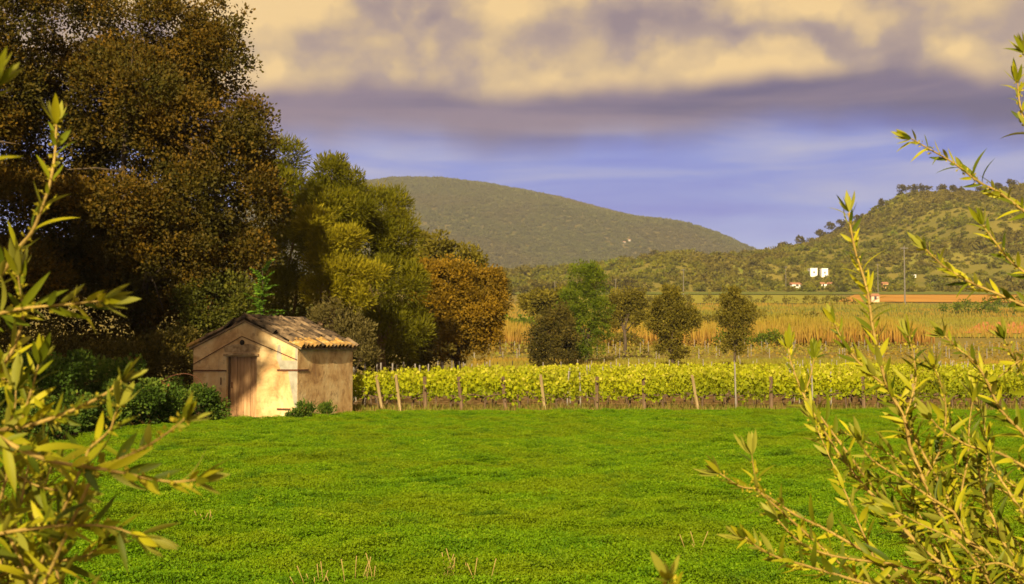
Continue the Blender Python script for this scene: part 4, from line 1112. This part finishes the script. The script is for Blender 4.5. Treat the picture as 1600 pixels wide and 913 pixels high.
    tag(link('flower_buds', np_mesh('flower_buds', V, 4, I, np.repeat(rng.random(nb), 4)), M['buds'], t), kind='stuff')
    return tag(t, label, 'olive tree')

RS = [
 (2.45, 2.5, .0062, [(1593, 909), (1543, 864), (1491, 833), (1467, 798), (1443, 750), (1424, 703), (1413, 655), (1389, 608), (1375, 565), (1363, 508), (1358, 470), (1350, 435), (1338, 398), (1329, 355), (1327, 332)], 1.05),
 (2.5, 2.6, .0048, [(1470, 880), (1443, 859), (1403, 817), (1351, 760), (1327, 731), (1294, 684), (1258, 622), (1237, 570), (1232, 545)], .9),
 (2.58, 2.6, .0028, [(1256, 617), (1266, 590), (1272, 560)], .7),
 (2.4, 2.3, .0038, [(1400, 890), (1330, 850), (1280, 822), (1247, 807), (1204, 779), (1183, 765), (1156, 760), (1125, 740)], .7),
 (2.32, 2.3, .0024, [(1183, 765), (1178, 735), (1175, 712)], .8),
 (2.35, 2.3, .0038, [(1470, 900), (1420, 888), (1385, 880), (1332, 874), (1285, 864), (1247, 845), (1215, 812)], .9),
 (2.2, 2.1, .0034, [(1400, 925), (1330, 905), (1256, 883), (1223, 874), (1190, 859), (1165, 840)], .9),
 (2.5, 2.55, .0028, [(1370, 880), (1356, 850), (1327, 784), (1304, 731), (1285, 689), (1270, 655)], .8),
 (2.45, 2.4, .0034, [(1490, 800), (1453, 777), (1408, 746), (1380, 731), (1356, 712), (1344, 690)], .9),
 (2.7, 2.6, .0042, [(1660, 370), (1600, 330), (1560, 300), (1530, 285), (1490, 255), (1450, 232), (1424, 217)], 1.1),
 (2.6, 2.55, .0042, [(1670, 505), (1600, 478), (1560, 460), (1520, 443), (1480, 420), (1462, 405), (1447, 390)], 1.1),
 (2.6, 2.6, .0034, [(1640, 460), (1600, 425), (1580, 410), (1560, 385), (1545, 365), (1536, 352)], .9),
 (2.5, 2.4, .0042, [(1660, 760), (1600, 729), (1560, 708), (1517, 698), (1474, 674), (1455, 655)], 1),
 (2.55, 2.5, .0045, [(1640, 730), (1600, 679), (1564, 641), (1541, 594), (1522, 565), (1498, 546), (1476, 525)], 1),
 (2.5, 2.5, .0034, [(1500, 810), (1503, 765), (1512, 717), (1515, 660), (1520, 625)], 1),
 (2.4, 2.5, .0050, [(1610, 940), (1593, 907), (1569, 850), (1541, 784), (1530, 740), (1525, 700)], 1),
 (2.3, 2.4, .0045, [(1650, 850), (1600, 803), (1574, 765), (1550, 727), (1545, 710)], 1),
 (2.6, 2.6, .0036, [(1640, 280), (1605, 200), (1594, 165), (1590, 130)], 1),
 (2.6, 2.6, .0030, [(1650, 150), (1620, 110), (1600, 82)], .8),
 (2.47, 2.45, .0030, [(1413, 655), (1430, 600), (1428, 560), (1420, 525)], 1),
 (2.48, 2.5, .0030, [(1389, 608), (1345, 570), (1318, 535), (1304, 505)], 1),
 (2.5, 2.45, .0030, [(1443, 750), (1470, 700), (1478, 640), (1470, 600), (1460, 575)], 1),
 (1.5, 1.45, .0030, [(1075, 990), (1055, 935), (1045, 905)], 1),
 (2.35, 2.3, .003, [(1540, 900), (1500, 850), (1440, 820), (1400, 800)], 1),
 (2.35, 2.3, .003, [(1600, 900), (1560, 880), (1500, 890), (1450, 875)], 1),
 (2.6, 2.55, .003, [(1650, 640), (1610, 600), (1585, 560), (1570, 530)], 1),
 (2.6, 2.55, .003, [(1660, 580), (1630, 560), (1600, 560), (1560, 590)], 1),
]
fillR = []
rr_ = random.Random(21)
for _ in range(16):
    x0, y0 = rr_.uniform(1440, 1640), rr_.uniform(740, 930); a = rr_.uniform(1.3, 2.7); L = rr_.uniform(90, 170); Yd = rr_.uniform(2.5, 3.0)
    fillR.append([P(x0 + L * u * math.cos(a + .3 * u), y0 - L * u * math.sin(a + .3 * u), Yd + .1 * u) for u in (0, .35, .7, 1)])
olive('olive_tree', 'sharp leafy olive shoots rising on the right of the foreground', (1.55, 2.75, 0), (1.22, 2.62, 1.12), RS, fillR, 3)

LS = [
 (1.75, 1.75, .0048, [(-30, 470), (0, 430), (13, 413), (30, 387), (49, 364), (62, 334), (77, 291), (84, 255), (87, 226), (88, 195)], .8),
 (1.65, 1.65, .0036, [(-20, 620), (10, 564), (26, 533), (36, 492), (33, 461), (28, 430)], 1),
 (1.65, 1.6, .0036, [(-40, 500), (0, 490), (36, 482), (104, 476), (160, 470)], 1),
 (1.6, 1.55, .0042, [(-60, 690), (0, 673), (52, 663), (104, 645), (150, 624), (176, 608), (190, 596)], .9),
 (1.6, 1.6, .0024, [(40, 640), (52, 600), (60, 570)], 1),
 (1.58, 1.55, .0024, [(140, 700), (171, 673), (179, 650), (186, 634)], 1),
 (1.5, 1.45, .0042, [(-40, 660), (26, 699), (78, 720), (124, 728), (171, 735), (223, 746), (269, 753), (305, 750)], .9),
 (1.5, 1.45, .0026, [(150, 733), (207, 709), (243, 689), (269, 671), (288, 655)], .5),
 (1.55, 1.5, .0036, [(-40, 845), (0, 834), (52, 826), (104, 821), (171, 823), (215, 838)], 1),
 (1.6, 1.6, .0040, [(60, 960), (45, 900), (20, 850), (0, 800), (-20, 760)], 1),
 (1.6, 1.6, .0036, [(110, 980), (90, 900), (85, 850), (100, 790)], 1),
 (1.65, 1.6, .0030, [(-40, 760), (10, 740), (60, 760), (110, 770)], 1),
 (1.65, 1.6, .0030, [(-40, 580), (0, 590), (40, 610), (70, 640)], 1),
 (1.7, 1.65, .0030, [(-40, 920), (20, 890), (70, 880), (130, 870), (160, 850)], 1),
 (1.6, 1.6, .0030, [(-50, 720), (-10, 690), (20, 650), (25, 610)], 1),
 (1.3, 1.3, .0030, [(-60, 200), (-25, 160), (-8, 135)], .8),
]
fillL = []
for _ in range(9):
    x0, y0 = rr_.uniform(-60, 60), rr_.uniform(640, 940); a = rr_.uniform(.2, 1.6); L = rr_.uniform(70, 130); Yd = rr_.uniform(1.65, 1.9)
    fillL.append([P(x0 + L * u * math.cos(a), y0 - L * u * math.sin(a), Yd + .06 * u) for u in (0, .35, .7, 1)])
olive('olive_tree', 'soft blurred olive shoots at the left edge of the foreground', (-1.05, 1.75, 0), (-.82, 1.66, 1.25), LS, fillL, 5)

# ------------------------------------------------------------------ haze
mz, tz, oz = new_mat('haze')
pv = tz.new('ShaderNodeVolumePrincipled')
pv.inputs['Color'].default_value = (0.80, 0.82, 0.90, 1); pv.inputs['Density'].default_value = 0.000085
tz.l.new(pv.outputs[0], oz.inputs['Volume'])
o = MB().box(-3700, 3700, -400, 4800, -2, 440).build('haze', mz)
tag(o, 'thin pale haze in the air over the valley', 'haze', kind='stuff')
